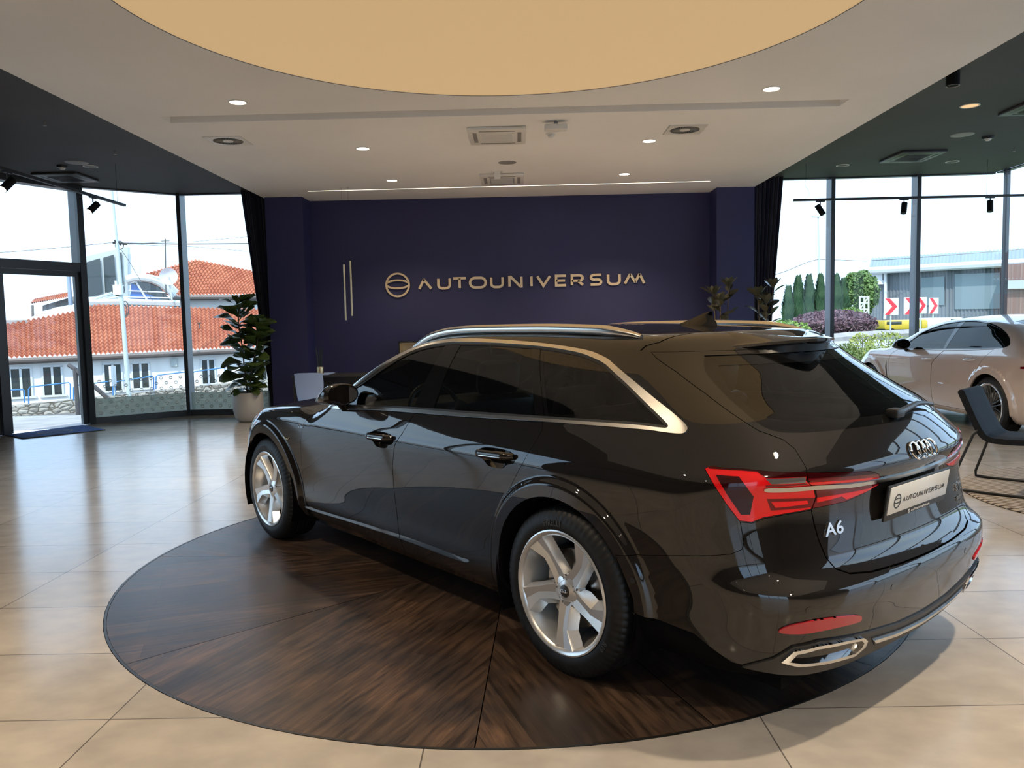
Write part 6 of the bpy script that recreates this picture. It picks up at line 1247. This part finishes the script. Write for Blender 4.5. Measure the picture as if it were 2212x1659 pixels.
# chevron boards
M['sign_red'] = mat('sign_red',(.62,.03,.05),.5); M['sign_white'] = mat('sign_white',(.72,.72,.70),.5)
for i,(u0,u1,v0,v1) in enumerate(((1909,1941,643.5,681),(1952,1983,642,680),(1978,2002,642,678),(2006,2027.5,643,678))):
    Y = 37+i*1.2; A = at(u0,v1,Y); B = at(u1,v0,Y); w_, h_ = B.x-A.x, B.z-A.z; c = (A+B)/2; t = thing('chevron_sign', ['white chevron sign with red arrow, leftmost of the row','chevron sign behind the window mullion, second in the row','chevron sign just right of the mullion, third in the row','narrow chevron sign at the right end of the row'][i], 'road sign', (c.x,c.y,.6), 0, 'red and white chevron signs')
    obj('board', MB().box((0,0,c.z-.6),(w_,.03,h_),bev=.01), 'sign_white', t); z = c.z-.6
    P = [(-.44,.5),(-.12,.5),(.42,0),(-.12,-.5),(-.44,-.5),(.06,0)]
    obj('red_arrow', MB().prism([(a*w_,b*h_*.97) for a,b in P], lambda x,y,h: (x,h,y+z), -.022, -.016), 'sign_red', t); obj('post', MB().cyl((0,.04,-.1),(0,.04,z),.035,n=8), 'pole', t)
# planting
def tuftmat(n_, c1, c2): m = noisy(mat(n_,c1,.8,spec=.2),c1,c2,1.6,detail=3); return m
def crown(c, rx, ry, rz, n, s, seed, shape=None):
    rg = np.random.default_rng(seed); mb = MB(); k = 0
    while k < n:
        v = rg.normal(size=3); v /= np.linalg.norm(v); r_ = .62+.38*rg.random()**.5; p = Vector((v[0]*rx*r_, v[1]*ry*r_, v[2]*rz*r_))
        if shape and not shape(p): continue
        q = rg.normal(size=(2,3)); a = Vector(q[0]).normalized()*s*rg.uniform(.5,1.2); b = Vector(q[1]).normalized()*s*rg.uniform(.5,1.2); o_ = Vector(c)+p; mb.add([o_-a*.5,o_+b*.5,o_+a*.5,o_-b*.5],[(0,1,2,3)]); k += 1
    return mb
M['hedge_purple'] = tuftmat('purple_leaves',(.11,.065,.085),(.22,.14,.17)); M['cypress'] = tuftmat('cypress_green',(.035,.085,.045),(.085,.15,.08)); M['tree_green'] = tuftmat('tree_green',(.09,.16,.05),(.20,.30,.11)); M['shrub_yellow'] = tuftmat('shrub_yellow',(.22,.28,.06),(.45,.46,.16)); M['bush_green'] = tuftmat('bush_green',(.12,.22,.04),(.28,.38,.12))
c = at(1800,697,36); t = thing('hedge','broad purple-leaved hedge outside the right windows','hedge',(c.x,36,.6)); core = ell((0,0,.55),1.75,1.0,.45,n=20,m=8); obj('core', core, 'hedge_purple', t); obj('leaves', crown((0,0,.50),1.98,1.25,.68,6000,.13,1,lambda p: p.z>-.55), 'hedge_purple', t, fix=False)
for i,(u,v,w_,lab) in enumerate(((1703,628,15,'dark cypress tree, leftmost beside the curtain'),(1724,606,17,'cypress tree second from the curtain'),(1747,604,17,'cypress tree between two others left of the mullion'),(1772,603,15,'cypress tree just left of the window mullion'),(1806,602,18,'cypress tree just right of the window mullion'),(1822,612,14,'cypress tree nearest the round green tree'))):
    b = at(u,700,44); tp_ = at(u,v,44); t = thing('cypress_tree', lab, 'tree', (b.x,44,.6), 0, 'cypress trees behind the hedge'); H_ = tp_.z-.6; obj('trunk', MB().cyl((0,0,0),(0,0,H_*.6),.09,.04,n=8), 'bark', t); R_ = w_/CF*44*.74
    mb = MB(); rg = np.random.default_rng(20+i)
    for k in range(2200):
        z = H_*rg.random(); pr_ = R_*(1-(z/H_)**2.2)**.8*(.6+.4*math.sin(min(1,z/H_*4)*PI/2)); a = rg.uniform(0,6.28); r_ = pr_*(.7+.35*rg.random()); o_ = Vector((r_*math.cos(a),r_*math.sin(a),z)); r_ *= 1+.35*math.sin(a*3+z*4+i); o_ = Vector((r_*math.cos(a),r_*math.sin(a),z)); s_ = rg.uniform(.10,.24); d_ = Vector((math.cos(a)*.5,math.sin(a)*.5,1.3)).normalized()*s_*1.8; e_ = Vector((-math.sin(a),math.cos(a),0))*s_*.6; mb.add([o_-e_,o_+e_,o_+d_],[(0,1,2)])
    obj('foliage', mb, 'cypress', t, fix=False); obj('core', MB().lathe([(0,.05),(R_*.5,H_*.1),(R_*.5,H_*.5),(R_*.3,H_*.75),(0,H_*.88)],n=12), 'cypress', t)
c = at(1856,634,48); t = thing('leafy_tree','round light green leafy tree left of the warehouse','tree',(c.x,48,.6)); obj('trunk', MB().cyl((0,0,0),(0,0,1.6),.12,.08,n=8), 'bark', t); obj('foliage', crown((0,0,c.z-.6),1.15,1.0,1.45,3500,.24,4,lambda p: (p.x/1.15)**2+(p.z/1.45)**2 < .62+.38*math.sin(5*math.atan2(p.z,p.x)+1)**2), 'tree_green', t, fix=False); obj('inner_crown', ell((0,0,c.z-.6),.55,.55,.8,n=12,m=8), 'tree_green', t)
c = at(1838,690,39); t = thing('green_bush','small bright green bush behind the purple hedge','bush',(c.x,39,.6)); obj('leaves', crown((0,0,.7),.7,.6,.6,900,.12,5), 'bush_green', t, fix=False); obj('core', ell((0,0,.6),.45,.4,.45,n=10,m=6), 'bush_green', t)
for i,(u,v,Y,rx,h_) in enumerate(((1825,775,15.6,.34,.55),(1915,748,17.2,.42,.42),(1860,752,18.5,.3,.35),(1690,716,31.5,1.1,.5))):
    c = at(u,v,Y); g0 = -.05+.47*min(1,(Y-13.3)/3.7) if Y<24 else .55; t = thing('shrub', ['pale yellow-green shrub just outside behind the estate car','pale yellow-green shrub behind the saloon mirror','small pale shrub between the two nearer ones','low bright green shrub by the right curtain'][i], 'shrub', (c.x,Y,g0)); top_ = at(u,v-30,Y).z-g0 if Y<24 else .8
    obj('leaves', crown((0,0,top_*.55),rx,rx,top_*.5,900,.055 if Y<24 else .12,30+i), 'shrub_yellow' if i<3 else 'bush_green', t, fix=False); st_ = MB(); 
    for k in range(7): a = k*.9; st_.tube([(0,0,0),(rx*.5*math.cos(a),rx*.5*math.sin(a),top_*.8)],.006,n=4)
    obj('stems', st_, 'bark', t)
# lamp post, cables, scaffold, parked vans
b = at(1768,700,50); tp_ = at(1766,470,50); t = thing('lamp_post','tall thin street lamp outside beside the left mullion of the right windows','lamp post',(b.x,50,.6)); obj('pole', MB().tube([(0,0,0),(0,0,4),(-.08,0,tp_.z-.6)],[.12,.09,.05],n=8), 'pole', t); obj('lamp_head', MB().box((-.2,0,tp_.z-.55),(.5,.18,.09)), 'pole', t)
cable([at(1640,605,48),at(1700,585,48),at(1745,566,49),at(1768,560,50)],'overhead cable rising from the right curtain to the street lamp',.02); cable([at(1768,560,50),at(1870,564,50),at(1990,556,48),at(2212,538,46)],'overhead cable running right from the street lamp',.018)
t = thing('scaffold_tower','white scaffold tower at the warehouse corner','scaffold',tuple(at(1865,690,45))); sc_ = MB(); q_ = lambda u,v: at(u,v,45)
for u in (1857,1867,1876): sc_.tube([q_(u,711),q_(u,640)],.05,n=5)
for v in (642,655,668): sc_.tube([q_(1857,v),q_(1876,v)],.04,n=5)
sc_.tube([q_(1857,668),q_(1876,642)],.035,n=5).tube([q_(1857,692),q_(1876,668)],.035,n=5); obj('frame', sc_, 'win_white', t, **Wk)
def van(u0,u1,v0,v1,Y,lab,m,extra):
    A, B = at(u0,v1,Y), at(u1,v0,Y); c = (A+B)/2; w_, h_ = B.x-A.x, B.z-A.z; t = thing('parked_van', lab, 'van', (c.x,Y,A.z)); obj('body', MB().box((0,0,h_*.55),(w_,1.8,h_*.8),bev=.12), m, t)
    for k in (-.32,.32): obj('wheel', MB().cyl((w_*k,-.92,h_*.12),(w_*k,-.70,h_*.12),h_*.17,n=18), 'rubber', t)
    obj('window_band', MB().box((w_*extra,-.905,h_*.72),(w_*.34,.02,h_*.24),bev=.008), 'ext_glass', t); obj('skirt', MB().box((0,0,h_*.2),(w_*.98,1.7,h_*.12)), 'darker_plastic', t); return t
van(1893,1986,689,717,41,'yellow and white van parked behind the chevron signs',mat('van_yellow',(.60,.44,.05),.4),-.28); van(1984,2062,684,716,41.5,'white van parked before the warehouse, partly behind the saloon','sign_white',.3)
